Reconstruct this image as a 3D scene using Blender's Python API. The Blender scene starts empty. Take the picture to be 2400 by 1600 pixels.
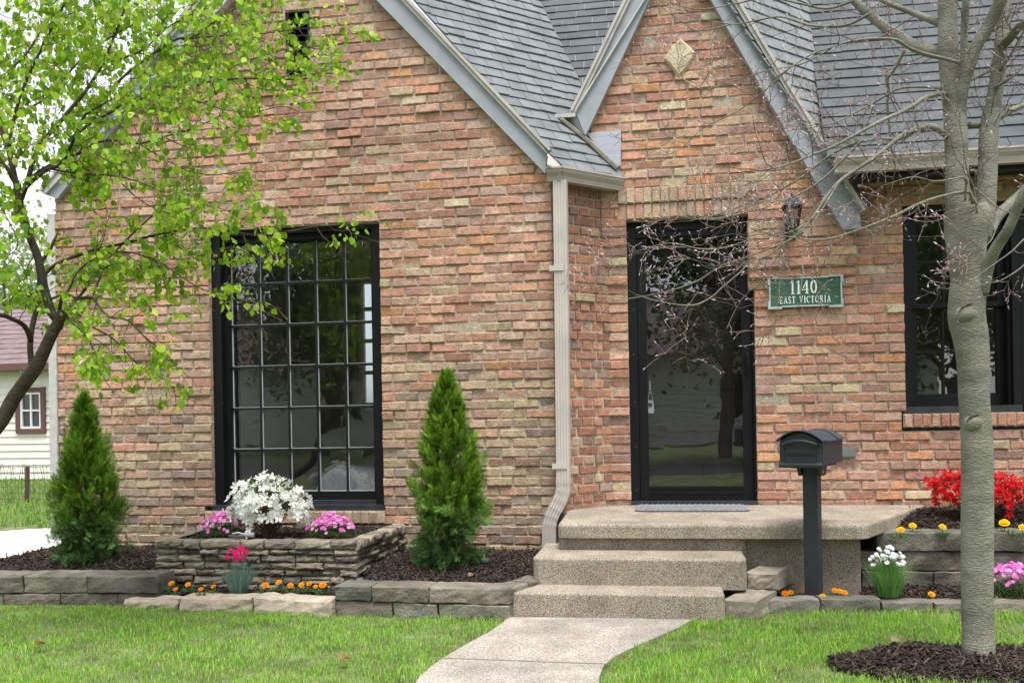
import bpy, math, random
import numpy as np
from mathutils import Vector, Matrix

SC = bpy.context.scene
COL = SC.collection

# ------------------------------------------------------------------ camera, sky, sun, exposure
F = 2150.0                      # focal length in pixels of a 2400 px wide frame
TH = math.atan(0.1654)          # camera yaw towards the left
RO = 0.018                      # slight roll of the hand-held camera
CAM = Vector((0.0, -7.06, 1.17))
PX, PY = 1200.0, 972.0          # where the level view axis meets the frame
FW = Vector((-math.sin(TH), math.cos(TH), 0)); RT = Vector((math.cos(TH), math.sin(TH), 0)); UP = Vector((0, 0, 1))
cx_ = RT * math.cos(RO) - UP * math.sin(RO)
cy_ = UP * math.cos(RO) + RT * math.sin(RO)
camd = bpy.data.cameras.new('camera'); cam = bpy.data.objects.new('camera', camd); COL.objects.link(cam)
M = Matrix((cx_, cy_, -FW)).transposed().to_4x4(); M.translation = CAM
cam.matrix_world = M
camd.sensor_width = 36.0; camd.sensor_fit = 'HORIZONTAL'; camd.lens = F * 36.0 / 2400.0
camd.shift_y = (PY - 800.0) / 2400.0
camd.clip_start = 0.05; camd.clip_end = 2000
SC.camera = cam

SUN_EL, SUN_AZ = math.radians(71), math.radians(158)    # azimuth from +Y clockwise: behind and right of the camera
w = bpy.data.worlds.new("World"); SC.world = w; w.use_nodes = True
nt = w.node_tree; bg = nt.nodes['Background']
sky = nt.nodes.new('ShaderNodeTexSky'); sky.sky_type = 'NISHITA'; sky.sun_disc = False
sky.sun_elevation = SUN_EL; sky.sun_rotation = SUN_AZ
sky.air_density = 1.0; sky.dust_density = 1.5; sky.ozone_density = 1.0
hs = nt.nodes.new('ShaderNodeHueSaturation'); hs.inputs['Saturation'].default_value = 0.22
nt.links.new(sky.outputs[0], hs.inputs['Color']); nt.links.new(hs.outputs[0], bg.inputs['Color'])
bg.inputs['Strength'].default_value = 0.15
sl = bpy.data.lights.new('sun', 'SUN'); sl.energy = 2.1; sl.angle = math.radians(22); sl.color = (1.0, 0.96, 0.9)
so = bpy.data.objects.new('sun', sl); COL.objects.link(so)
sd = Vector((math.sin(SUN_AZ) * math.cos(SUN_EL), math.cos(SUN_AZ) * math.cos(SUN_EL), math.sin(SUN_EL)))
so.rotation_euler = sd.to_track_quat('Z', 'Y').to_euler()
SC.view_settings.view_transform = 'Standard'; SC.view_settings.look = 'None'
SC.view_settings.gamma = 1.0; SC.view_settings.exposure = 1.22
SC.cycles.max_bounces = 8; SC.cycles.transparent_max_bounces = 16
SC.cycles.caustics_reflective = False; SC.cycles.caustics_refractive = False

# ------------------------------------------------------------------ measuring helpers (photo pixel -> place)
def ray(px, py):
    dx, dy = px - PX, py - PY; c, s = math.cos(RO), math.sin(RO)
    return FW + RT * ((dx * c - dy * s) / F) - UP * ((dy * c + dx * s) / F)
def onY(px, py, Y):
    d = ray(px, py); return CAM + d * ((Y - CAM.y) / d.y)
def onZ(px, py, Z):
    d = ray(px, py); return CAM + d * ((Z - CAM.z) / d.z)
def atD(px, py, dep): return CAM + ray(px, py) * dep
def onP(px, py, p, n):
    d = ray(px, py); return CAM + d * ((p - CAM).dot(n) / d.dot(n))
def projn(P):                    # numpy (n,3) -> pixels
    P = np.asarray(P) - np.array(CAM)
    dep = P @ np.array(FW); xr = P @ np.array(RT) / dep * F; yr = -P[:, 2] / dep * F
    c, s = math.cos(RO), math.sin(RO)
    return np.stack([PX + xr * c + yr * s, PY + yr * c - xr * s], 1)
def pip(P, poly):
    x, y = P[:, 0], P[:, 1]; ins = np.zeros(len(P), bool); n = len(poly); j = n - 1
    for i in range(n):
        xi, yi = poly[i]; xj, yj = poly[j]
        c = ((yi > y) != (yj > y)) & (x < (xj - xi) * (y - yi) / ((yj - yi) if yj != yi else 1e-9) + xi)
        ins ^= c; j = i
    return ins

# ------------------------------------------------------------------ objects
def tag(o, label=None, cat=None, group=None, kind=None):
    if label: o['label'] = label
    if cat: o['category'] = cat
    if group: o['group'] = group
    if kind: o['kind'] = kind
    return o
def empty(name, loc, label, cat, group=None, rz=0.0):
    o = bpy.data.objects.new(name, None); COL.objects.link(o)
    o.location = loc; o.rotation_euler = (0, 0, rz); o.empty_display_size = 0.1
    return tag(o, label, cat, group)
def link(name, me, mats, parent=None, local=False, smooth=False):
    for m in (mats if isinstance(mats, (list, tuple)) else [mats]): me.materials.append(m)
    o = bpy.data.objects.new(name, me); COL.objects.link(o)
    if parent is not None:
        o.parent = parent
        if not local:
            r = parent
            while r.parent is not None: r = r.parent
            R = Matrix.Translation(r.location) @ r.rotation_euler.to_matrix().to_4x4()
            if parent is r: o.matrix_parent_inverse = R.inverted()
            # sub-parts hang under a part whose own world matrix is identity
    if smooth:
        me.polygons.foreach_set('use_smooth', [True] * len(me.polygons))
    return o

class MB:
    def __init__(s): s.v = []; s.f = []; s.c = []; s.m = []
    def add(s, vs, fs, col=(.5, .5, .5), mi=0, cols=None):
        b = len(s.v); s.v.extend([tuple(x) for x in vs])
        if cols is None: s.c.extend([col] * len(vs))
        else: s.c.extend(cols)
        for f in fs: s.f.append(tuple(b + i for i in f)); s.m.append(mi)
    def box(s, a, b, col=(.5, .5, .5), mi=0):
        x0, y0, z0 = (min(a[i], b[i]) for i in range(3)); x1, y1, z1 = (max(a[i], b[i]) for i in range(3))
        s.add([(x0, y0, z0), (x1, y0, z0), (x1, y1, z0), (x0, y1, z0), (x0, y0, z1), (x1, y0, z1), (x1, y1, z1), (x0, y1, z1)],
              [(0, 3, 2, 1), (4, 5, 6, 7), (0, 1, 5, 4), (1, 2, 6, 5), (2, 3, 7, 6), (3, 0, 4, 7)], col, mi)
    def slab(s, poly, off, col=(.5, .5, .5), mi=0):     # planar polygon extruded by a vector
        n = len(poly); off = Vector(off); P = [Vector(p) for p in poly]
        s.add(P + [p + off for p in P], [tuple(range(n))[::-1], tuple(range(n, 2 * n))] + [(i, (i + 1) % n, n + (i + 1) % n, n + i) for i in range(n)], col, mi)
    def tube(s, pts, rad, sides=6, col=(.5, .5, .5), col2=None, cap=True, wob=0, rng=None):
        n = len(pts); pts = [Vector(p) for p in pts]
        if n < 2: return
        t0 = (pts[1] - pts[0]).normalized()
        a = t0.cross(Vector((0.13, 0.37, 0.92)));
        if a.length < 1e-3: a = t0.cross(Vector((1, 0, 0)))
        a.normalize(); vs = []; cs = []; fs = []
        for i, p in enumerate(pts):
            t = (pts[min(i + 1, n - 1)] - pts[max(i - 1, 0)]).normalized()
            a = (a - t * a.dot(t));
            if a.length < 1e-6: a = t.cross(Vector((1, .2, 0)))
            a.normalize(); b = t.cross(a)
            r = rad[i] if hasattr(rad, '__len__') else rad
            for k in range(sides):
                an = 2 * math.pi * k / sides
                rr = r * (1 + (wob * (math.sin(3 * an + i * 0.35) * .5 + math.sin(2 * an - i * .21 + 1) * .6) if wob else 0))
                vs.append(p + a * (math.cos(an) * rr) + b * (math.sin(an) * rr))
                if col2: f = i / (n - 1); cs.append(tuple(col[j] * (1 - f) + col2[j] * f for j in range(3)))
                else: cs.append(col)
        for i in range(n - 1):
            for k in range(sides):
                k2 = (k + 1) % sides
                fs.append((i * sides + k, i * sides + k2, (i + 1) * sides + k2, (i + 1) * sides + k))
        if cap: fs.append(tuple(range(sides))[::-1]); fs.append(tuple((n - 1) * sides + k for k in range(sides)))
        s.add(vs, fs, cols=cs)
    def build(s, name, mats, parent=None, local=False, smooth=False, **tg):
        me = bpy.data.meshes.new(name); me.from_pydata(s.v, [], s.f)
        a = me.color_attributes.new('Col', 'FLOAT_COLOR', 'POINT')
        arr = np.ones((len(s.v), 4), np.float32)
        if len(s.v): arr[:, :3] = np.array(s.c, np.float32)
        a.data.foreach_set('color', arr.ravel())
        if s.m: me.polygons.foreach_set('material_index', s.m)
        me.update()
        o = link(name, me, mats, parent, local, smooth)
        return tag(o, **tg)
def np_mesh(name, V, Fc, C, mats, parent=None, smooth=False, local=False, **tg):
    """V (n,3), Fc (m,k) all the same size, C (n,3)"""
    me = bpy.data.meshes.new(name); n, m, k = len(V), len(Fc), Fc.shape[1]
    me.vertices.add(n); me.vertices.foreach_set('co', np.asarray(V, np.float32).ravel())
    me.loops.add(m * k); me.loops.foreach_set('vertex_index', np.asarray(Fc, np.int32).ravel())
    me.polygons.add(m); me.polygons.foreach_set('loop_start', np.arange(0, m * k, k, dtype=np.int32))
    me.polygons.foreach_set('loop_total', np.full(m, k, np.int32))
    me.update(calc_edges=True)
    a = me.color_attributes.new('Col', 'FLOAT_COLOR', 'POINT'); arr = np.ones((n, 4), np.float32); arr[:, :3] = C
    a.data.foreach_set('color', arr.ravel())
    return tag(link(name, me, mats, parent, local, smooth), **tg)

# ------------------------------------------------------------------ materials
def mat(name, color=None, rough=.8, noise=0.0, nscale=20, bump=0.0, bscale=60, spec=.3, metal=0.0, transl=0.0, stretch=None, fine=0.0, fscale=300, speck=None, tint=None, wash=0.0):
    m = bpy.data.materials.new(name); m.use_nodes = True; t = m.node_tree; N = t.nodes; L = t.links
    p = N['Principled BSDF']; out = N['Material Output']
    p.inputs['Roughness'].default_value = rough; p.inputs['Metallic'].default_value = metal
    p.inputs['Specular IOR Level'].default_value = spec
    tc = N.new('ShaderNodeTexCoord'); vec = tc.outputs['Object']
    if stretch:
        mp = N.new('ShaderNodeMapping'); mp.inputs['Scale'].default_value = stretch; L.new(vec, mp.inputs['Vector']); vec = mp.outputs[0]
    if color is None:
        at = N.new('ShaderNodeAttribute'); at.attribute_name = 'Col'; c = at.outputs['Color']
    else:
        rg = N.new('ShaderNodeRGB'); rg.outputs[0].default_value = (*color, 1); c = rg.outputs[0]
    def noisen(sc, det=5):
        n = N.new('ShaderNodeTexNoise'); n.inputs['Scale'].default_value = sc; n.inputs['Detail'].default_value = det
        L.new(vec, n.inputs['Vector']); return n.outputs[0]
    def modulate(c, fac, lo, hi):
        mr = N.new('ShaderNodeMapRange'); mr.inputs['From Min'].default_value = .3; mr.inputs['From Max'].default_value = .7
        mr.inputs['To Min'].default_value = lo; mr.inputs['To Max'].default_value = hi; L.new(fac, mr.inputs['Value'])
        mx = N.new('ShaderNodeVectorMath'); mx.operation = 'SCALE'; L.new(c, mx.inputs[0]); L.new(mr.outputs[0], mx.inputs['Scale']); return mx.outputs[0]
    if noise: c = modulate(c, noisen(nscale), 1 - noise, 1 + noise)
    if fine: c = modulate(c, noisen(fscale, 2), 1 - fine, 1 + fine)
    if wash: c = modulate(c, noisen(1.3, 4), 1 - wash, 1 + wash)
    if tint:                                  # (colour, scale, threshold, amount): stain patches
        n = noisen(tint[1], 6); mr = N.new('ShaderNodeMapRange'); mr.inputs['From Min'].default_value = tint[2]; mr.inputs['From Max'].default_value = tint[2] + .15
        mr.inputs['To Max'].default_value = tint[3]; L.new(n, mr.inputs['Value'])
        mx = N.new('ShaderNodeMix'); mx.data_type = 'RGBA'; L.new(mr.outputs[0], mx.inputs['Factor']); L.new(c, mx.inputs['A']); mx.inputs['B'].default_value = (*tint[0], 1); c = mx.outputs['Result']
    if speck:                                 # exposed aggregate: pale and dark pebbles
        vo = N.new('ShaderNodeTexVoronoi'); vo.inputs['Scale'].default_value = speck[0]; L.new(vec, vo.inputs['Vector'])
        wn = N.new('ShaderNodeSeparateColor'); L.new(vo.outputs['Color'], wn.inputs[0])
        c = modulate(c, wn.outputs[0], 1 - speck[1], 1 + speck[1])
    L.new(c, p.inputs['Base Color'])
    if bump:
        b = N.new('ShaderNodeBump'); b.inputs['Strength'].default_value = bump; b.inputs['Distance'].default_value = .01
        src = vo.outputs['Distance'] if speck else noisen(bscale, 6)
        L.new(src, b.inputs['Height']); L.new(b.outputs[0], p.inputs['Normal'])
    if transl:
        tr = N.new('ShaderNodeBsdfTranslucent'); L.new(c, tr.inputs['Color'])
        ms = N.new('ShaderNodeMixShader'); ms.inputs[0].default_value = transl
        L.new(p.outputs[0], ms.inputs[1]); L.new(tr.outputs[0], ms.inputs[2]); L.new(ms.outputs[0], out.inputs['Surface'])
    return m
def glass_mat(name, refl, tint=(.9, .92, .93), wave=.02, wscale=3.0):
    m = bpy.data.materials.new(name); m.use_nodes = True; t = m.node_tree; N = t.nodes; L = t.links
    N.remove(N['Principled BSDF']); out = N['Material Output']
    tr = N.new('ShaderNodeBsdfTransparent'); tr.inputs[0].default_value = (*tint, 1)
    gl = N.new('ShaderNodeBsdfGlossy'); gl.inputs['Roughness'].default_value = .004
    tc = N.new('ShaderNodeTexCoord'); n = N.new('ShaderNodeTexNoise'); n.inputs['Scale'].default_value = wscale; n.inputs['Detail'].default_value = 2
    L.new(tc.outputs['Object'], n.inputs['Vector'])
    b = N.new('ShaderNodeBump'); b.inputs['Strength'].default_value = wave; b.inputs['Distance'].default_value = .1
    L.new(n.outputs[0], b.inputs['Height']); L.new(b.outputs[0], gl.inputs['Normal'])
    mx = N.new('ShaderNodeMixShader'); mx.inputs[0].default_value = refl
    L.new(tr.outputs[0], mx.inputs[1]); L.new(gl.outputs[0], mx.inputs[2]); L.new(mx.outputs[0], out.inputs['Surface'])
    return m

m_brick = mat('brick', None, .94, noise=.20, nscale=26, bump=.75, bscale=90, fine=.24, fscale=150, spec=.12, tint=((.24, .13, .095), 34, .56, .55), wash=.13)
m_stone = mat('stone', None, .95, noise=.35, nscale=14, bump=.9, bscale=45, fine=.25, fscale=180, spec=.12, tint=((.10, .11, .06), 6, .58, .6))
m_block = mat('wall_block', None, .95, noise=.3, nscale=7, bump=.7, bscale=55, fine=.28, fscale=220, spec=.12, tint=((.05, .046, .038), 3.2, .50, .75))
m_tan = mat('tan_stone', None, .95, noise=.25, nscale=9, bump=.6, bscale=30, fine=.15, fscale=180, spec=.12, tint=((.30, .16, .10), 5, .6, .5))
m_shingle = mat('shingle', None, .93, noise=.16, nscale=6, bump=.5, bscale=300, fine=.28, fscale=420, spec=.2)
m_leaf = mat('leaf', None, .5, spec=.3, transl=.5)
m_blade = mat('grass_blade', None, .6, spec=.2, transl=.35)
m_needle = mat('needle', None, .6, spec=.25, transl=.25)
m_petal = mat('petal', None, .6, spec=.2, transl=.35)
m_bark = mat('bark', None, .9, noise=.35, nscale=3, bump=.7, bscale=16, fine=.25, fscale=26, stretch=(3, 3, 5), spec=.15)
m_beech = mat('smooth_bark', None, .88, noise=.30, nscale=1.3, bump=.6, bscale=12, fine=.36, fscale=34, stretch=(4, 4, 11), spec=.15, tint=((.30, .31, .27), 1.1, .55, .55))
m_twig = mat('twig', None, .8, spec=.2)
m_chip = mat('mulch_chip', None, .9, noise=.3, nscale=60, spec=.15)
m_soil = mat('soil', (.022, .016, .013), 1, noise=.4, nscale=40, bump=1, bscale=90)
m_ground = mat('ground', (.115, .145, .055), 1, noise=.5, nscale=5, bump=.8, bscale=60, fine=.4, fscale=90, tint=((.17, .12, .07), 2.2, .62, .5))
m_step = mat('aggregate_concrete', (.315, .275, .22), .95, noise=.22, nscale=5, bump=.45, speck=(330, .55), tint=((.17, .145, .105), 2.6, .56, .5), spec=.15)
m_path = mat('path_concrete', (.33, .30, .265), .95, noise=.24, nscale=4, bump=.35, speck=(190, .3), tint=((.20, .175, .15), 1.6, .52, .6), spec=.15)
m_slab = mat('old_slab', (.45, .41, .33), .95, noise=.25, nscale=5, bump=.4, bscale=80, fine=.2)
m_gravel = mat('white_gravel', (.72, .71, .69), .95, noise=.15, nscale=30, bump=.8, speck=(40, .3))
m_black = mat('black_paint', (.0055, .006, .0072), .42, noise=.2, nscale=6, spec=.3)
m_sillp = mat('sill_paint', (.03, .034, .04), .42, noise=.25, nscale=8, spec=.4)
m_mull = mat('muntin_paint', (.008, .009, .011), .32, spec=.5)
m_rake = mat('rake_wrap', (.31, .335, .37), .6, noise=.1, nscale=7, fine=.08, fscale=200, bump=.12, bscale=40, spec=.3)
m_trimw = mat('drip_trim', (.44, .42, .385), .55, noise=.14, nscale=7, spec=.3)
m_gutter = mat('gutter_metal', (.41, .37, .335), .5, noise=.12, nscale=5, fine=.06, spec=.4)
m_spout = mat('spout_metal', (.50, .465, .43), .5, noise=.10, nscale=4, fine=.06, spec=.4, tint=((.25, .2, .15), 5, .64, .4))
m_white = mat('white_paint', (.78, .78, .76), .5, noise=.05)
m_room = mat('room_wall', (.46, .42, .40), .9)
m_bed = mat('bedding', (.30, .31, .34), .9, noise=.15, nscale=8)
m_pillow = mat('pillow_cloth', (.42, .47, .52), .9)
m_sid = mat('cream_siding', (.74, .72, .64), .6, noise=.06, nscale=3)
m_sidw = mat('white_siding', (.75, .75, .74), .6, noise=.06, nscale=3)
m_brown = mat('brown_paint', (.13, .065, .06), .6, noise=.1)
m_roofb = mat('brown_shingle', (.17, .125, .13), .95, noise=.25, nscale=4, fine=.2)
m_glass = glass_mat('window_glass', .17, wave=.013, wscale=4)
m_glassd = glass_mat('door_glass', .19, tint=(.8, .82, .84), wave=.012, wscale=2.5)
m_lamp = glass_mat('lantern_glass', .12, tint=(.75, .78, .8))
m_dkdoor = mat('dark_door', (.014, .011, .010), .5, noise=.2, nscale=9)
m_litedoor = glass_mat('door_lite', .10, tint=(.2, .22, .2))
m_mail = mat('mailbox_plastic', (.020, .026, .034), .55, noise=.2, nscale=10, fine=.12, fscale=300, spec=.5, bump=.1, bscale=200)
m_green = mat('sign_green', (.045, .115, .07), .6, noise=.3, nscale=18, spec=.3)
m_silver = mat('sign_silver', (.42, .48, .49), .55, noise=.1, nscale=30, spec=.4)
m_grey = mat('grey_metal', (.16, .17, .18), .5, noise=.1)
m_steel = mat('steel', (.5, .5, .52), .35, metal=.8)
m_panel = mat('flashing', (.42, .43, .50), .45, noise=.15, nscale=10, metal=.2, stretch=(1, 1, 12), tint=((.30, .12, .11), 2.2, .55, .65))
m_valley = mat('valley_metal', (.17, .13, .13), .55, noise=.2, nscale=10)
m_mat = mat('doormat_fibre', None, .95, noise=.3, nscale=60, bump=.8, bscale=200)
m_rust = mat('rusty_post', (.09, .05, .04), .9)
m_wire = mat('fence_wire', (.16, .14, .12), .7)
m_plain = mat('plain', None, .7, noise=.12, nscale=20)

rng = random.Random(7)
def jit(c, a, r=rng):
    k = 1 + r.uniform(-a, a); return tuple(max(0, x * k * (1 + r.uniform(-a, a) * .35)) for x in c)

# ------------------------------------------------------------------ masonry
def block(mb, O, U, N, u0, u1, z0, z1, d, col, nx=4, nz=1, ch=.004, jt=.0015, off=0.0, bulge=0.0, r=rng, tilt=.003, top=None):
    """one brick or stone: a jittered front grid with a chamfer, run back by d"""
    ta, tb = r.uniform(-tilt, tilt), r.uniform(-tilt, tilt)
    W, H = u1 - u0, z1 - z0
    def P(u, z, n): return O + U * u + UP * z + N * n
    per = [(i, 0) for i in range(nx + 1)] + [(nx, j) for j in range(1, nz)] + [(i, nz) for i in range(nx, -1, -1)] + [(0, j) for j in range(nz - 1, 0, -1)]
    def uz(i, j, ins):
        fu, fz = i / nx, j / nz
        u = u0 + ins + (W - 2 * ins) * fu; z = z0 + ins + (H - 2 * ins) * fz
        return u, z
    jm = {p: (r.uniform(-jt, jt), r.uniform(-jt, jt), r.uniform(-jt, jt)) for p in [(i, j) for i in range(nx + 1) for j in range(nz + 1)]}
    vs = []; idx = {}
    for i in range(nx + 1):
        for j in range(nz + 1):
            u, z = uz(i, j, ch); a, b, c = jm[(i, j)]
            n = off + ta * (2 * i / nx - 1) + tb * (2 * j / nz - 1) + c * .8 + bulge * (1 - (2 * i / nx - 1) ** 2) * (1 - (2 * j / nz - 1) ** 2 if nz > 1 else 1)
            idx[(i, j)] = len(vs); vs.append(P(u + a, z + b, n))
    ring = []; back = []
    for (i, j) in per:
        u, z = uz(i, j, 0); a, b, c = jm[(i, j)]
        ring.append(len(vs)); vs.append(P(u + a, z + b, off - ch * 1.2 + ta * (2 * i / nx - 1) + tb * (2 * j / nz - 1) + c))
    for (i, j) in per:
        u, z = uz(i, j, 0); a, b, c = jm[(i, j)]
        back.append(len(vs)); vs.append(P(u + a, z + b, off - d))
    fs = [(idx[(i, j)], idx[(i + 1, j)], idx[(i + 1, j + 1)], idx[(i, j + 1)]) for i in range(nx) for j in range(nz)]
    n = len(per)
    for k in range(n):
        k2 = (k + 1) % n
        fs.append((ring[k], ring[k2], idx[per[k2]], idx[per[k]])); fs.append((back[k], back[k2], ring[k2], ring[k]))
    mb.add(vs, fs, col)

UPPER = [((.46, .255, .18), 3.4), ((.46, .285, .215), 3.6), ((.50, .335, .245), 2.4), ((.40, .215, .16), 1.6), ((.49, .375, .26), .45), ((.37, .23, .185), 1.0), ((.50, .265, .155), 1.0), ((.44, .305, .245), 1.3)]
LOWER = [((.42, .32, .215), 3), ((.41, .295, .215), 2.8), ((.34, .26, .20), 1.9), ((.38, .25, .185), 1.8), ((.29, .225, .185), 1.3), ((.42, .255, .18), 1.2), ((.45, .365, .24), .9)]
RED = [((.34, .165, .115), 3), ((.39, .20, .13), 2.2), ((.29, .155, .115), 2), ((.28, .18, .14), 1.3), ((.37, .26, .18), .6), ((.41, .21, .13), 1)]
ENTRY = [((.46, .245, .165), 3.2), ((.46, .28, .21), 3.3), ((.40, .21, .155), 2.2), ((.50, .33, .225), 1.8), ((.51, .405, .27), .45), ((.36, .22, .18), 1.2), ((.51, .265, .145), 1.0)]
def pick(pal, r=rng):
    t = r.uniform(0, sum(x[1] for x in pal))
    for c, wt in pal:
        t -= wt
        if t <= 0: break
    return jit(c, .1, r)
MORTAR = (.40, .345, .265)
CH, BM, JT = .0715, .2015, .0145

def brick_wall(mb, O, U, N, ua, ub, z0, z1, holes=(), clip=None, pal=None, offs=None, header=False, mort=.009, rag=.0055, r=rng):
    k0 = int(math.floor(z0 / CH)); k1 = int(math.ceil(z1 / CH))
    for k in range(k0, k1):
        za, zb = k * CH, (k + 1) * CH; zm = (za + zb) / 2
        a, b = ua, ub
        if clip:
            a, b = clip(zm); a, b = max(a, ua), min(b, ub)
            if b - a < .03: continue
        iv = [(a, b)]
        for (h0, h1, hz0, hz1) in holes:
            if hz0 <= zm <= hz1:
                nv = []
                for (p, q) in iv:
                    if h1 <= p or h0 >= q: nv.append((p, q)); continue
                    if h0 > p: nv.append((p, h0))
                    if h1 < q: nv.append((h1, q))
                iv = nv
        L = BM if not (header and k % 2) else BM / 2 + .001
        sh = (k % 2) * (L / 2) + ((k * 7919) % 13) / 13 * .02
        for (p, q) in iv:
            if q - p < .02: continue
            mz = 0 if offs is None else offs((p + q) / 2, zm)
            n = mz - mort
            mb.add([O + U * p + UP * za + N * n, O + U * q + UP * za + N * n, O + U * q + UP * zb + N * n, O + U * p + UP * zb + N * n,
                    O + U * p + UP * za + N * (n - .1), O + U * q + UP * za + N * (n - .1), O + U * q + UP * zb + N * (n - .1), O + U * p + UP * zb + N * (n - .1)],
                   [(0, 1, 2, 3), (0, 3, 7, 4), (1, 5, 6, 2), (0, 4, 5, 1), (3, 2, 6, 7)], jit(MORTAR, .08))
            cuts = [p]; j0 = math.floor((p - sh) / L) + 1; x = sh + j0 * L
            while x < q:
                if x - cuts[-1] > .055 and q - x > .05: cuts.append(x + r.uniform(-.006, .006))
                x += L
            cuts.append(q)
            for i in range(len(cuts) - 1):
                g0 = JT / 2 if i > 0 else .001; g1 = JT / 2 if i < len(cuts) - 2 else .001
                s, e = cuts[i] + g0 + r.uniform(-.002, .002), cuts[i + 1] - g1 + r.uniform(-.002, .002)
                if i == 0: s = cuts[0]
                if i == len(cuts) - 2: e = cuts[-1]
                o = (0 if offs is None else offs((s + e) / 2, zm)) + r.gauss(0, rag * .6) + (r.uniform(.004, .012) if r.random() < .1 else 0)
                dz = r.uniform(-.0018, .0018)
                block(mb, O, U, N, s, e, za + JT / 2 + dz, zb - JT / 2 + dz, .1, pal((s + e) / 2, zm), nx=5 if e - s > .12 else 3, ch=.004, jt=.0026, off=o, tilt=.0035)
def header_row(mb, O, U, N, ua, ub, za, zb, pal, off=0, step=.0645, r=rng):
    n = max(1, round((ub - ua) / step)); st = (ub - ua) / n
    mb.add([O + U * ua + UP * za + N * (off - .011), O + U * ub + UP * za + N * (off - .011), O + U * ub + UP * zb + N * (off - .011), O + U * ua + UP * zb + N * (off - .011),
            O + U * ua + UP * za + N * (off - .11), O + U * ub + UP * za + N * (off - .11), O + U * ub + UP * zb + N * (off - .11), O + U * ua + UP * zb + N * (off - .11)],
           [(0, 1, 2, 3), (0, 3, 7, 4), (1, 5, 6, 2), (0, 4, 5, 1), (3, 2, 6, 7)], MORTAR)
    for i in range(n):
        block(mb, O, U, N, ua + i * st + .005, ua + (i + 1) * st - .005, za + .005, zb - .005, .11, pal(0, 0), nx=2, nz=2, ch=.004, jt=.0016, off=off + r.gauss(0, .003))

XA, YA, ZA = Vector((1, 0, 0)), Vector((0, 1, 0)), Vector((0, 0, 1)); NF = Vector((0, -1, 0))
YW = -.39                                            # face of the left wing; the door wall is y = 0
XL = onY(136, 900, YW).x; XR = onY(1300, 900, YW).x; XD = XR + .39   # diagonal wall runs XR..XD
YG = -.065                                           # face of the corbelled entrance gable

house = empty('brick_house', (0.6, 0, 0), 'tudor style brick house with steep slate grey gables and black framed windows', 'house')

def lineclip(pl, pr, Y, pad):
    """pl, pr: pixel pairs of the left and right rake lines, returns x limits at a height"""
    a0, a1 = onY(*pl[0], Y), onY(*pl[1], Y); b0, b1 = onY(*pr[0], Y), onY(*pr[1], Y)
    def c(z):
        l = a0.x + (a1.x - a0.x) * (z - a0.z) / (a1.z - a0.z); q = b0.x + (b1.x - b0.x) * (z - b0.z) / (b1.z - b0.z)
        return l - pad, q + pad
    return c
WL_IN, WR_IN = ((480, 40), (132, 465)), ((892, 10), (1277, 405))
wclip0 = lineclip(WL_IN, WR_IN, YW, .03)
ztw = onY(1277, 405, YW).z
wclip = lambda z: wclip0(z) if z > ztw - .1 else (XL, XR)

# window opening of the wing
wx0 = onY(492, 860, YW).x; wx1 = onY(894, 860, YW).x; wz1 = onY(690, 524, YW).z; wz0 = onY(690, 1193, YW).z
wsz = onY(690, 1226, YW).z
vx0, vx1, vz0, vz1 = onY(668, 100, YW).x, onY(726, 100, YW).x, onY(700, 186, YW).z, onY(700, 20, YW).z
def pal_wing(u, z):
    zz = z + rng.gauss(0, .16) + (.25 if u > -1.7 else 0) * -1
    if zz > 1.35: return pick(UPPER)
    return pick(LOWER) if rng.random() < min(1, (1.45 - zz) / .35) else pick(UPPER)
mb = MB(); O0 = Vector((0, YW, 0))
brick_wall(mb, O0, XA, NF, XL, XR, -.15, onY(681, -206, YW).z, [(wx0, wx1, wz0, wz1), (wx0 - .07, wx1 + .01, wsz, wz0), (vx0, vx1, vz0, vz1)], wclip, pal_wing)
header_row(mb, O0, XA, NF, wx0 - .06, wx1 + .01, wsz, wz0 - .012, lambda a, b: pick(LOWER[:4]), off=.018)
mb.add([O0 + XA * (XL) + UP * -.15 + YA * .1, O0 + XA * XL + UP * -.15 + YA * .1, O0 + XA * XL + UP * 2.9 + YA * .1], [(0, 1, 2)])
mb.build('wall', m_brick, house)

# diagonal wall between the wing and the door
mb = MB(); Od = Vector((XR, YW, 0)); Ud = Vector((1, 1, 0)).normalized(); Nd = Vector((1, -1, 0)).normalized(); LD = .39 * math.sqrt(2)
brick_wall(mb, Od, Ud, Nd, 0.0, LD, -.1, 2.95, pal=lambda u, z: pick(RED) if z > 1.0 or rng.random() < .6 else pick(LOWER), header=True, rag=.004)
mb.build('wall', m_brick, house)

# lower entrance wall and main front wall (y = 0)
dx0, dx1 = onY(1478, 1100, 0).x, onY(1775, 1100, 0).x; dz0 = onY(1620, 1184, 0).z; dz1 = onY(1620, 508, YG).z
rx0 = onY(2119, 720, 0).x; rx1 = rx0 + 1.35; rz1 = onY(2160, 478, 0).z; rz0 = onY(2160, 965, 0).z; rsz = onY(2160, 1001, 0).z
gx1 = onY(2008, 600, YG).x                           # right end of the corbelled gable
gz0 = onY(1800, 664, YG).z
gxl = onY(1440, 480, YG).x
def pal_entry(u, z):
    return pick(ENTRY) if z > .75 or rng.random() < .5 else pick(ENTRY[1:3] + LOWER[3:4] + ENTRY[5:6])
def offs_main(u, z):                                 # the left jamb steps out towards its top
    if u < dx0 + .005:
        s = (z - 1.95) / (dz1 - 1.95)
        return max(0, min(1, math.floor(max(0, s) * 6) / 5.0)) * .06
    return 0.0
mb = MB(); Om = Vector((0, 0, 0))
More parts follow.
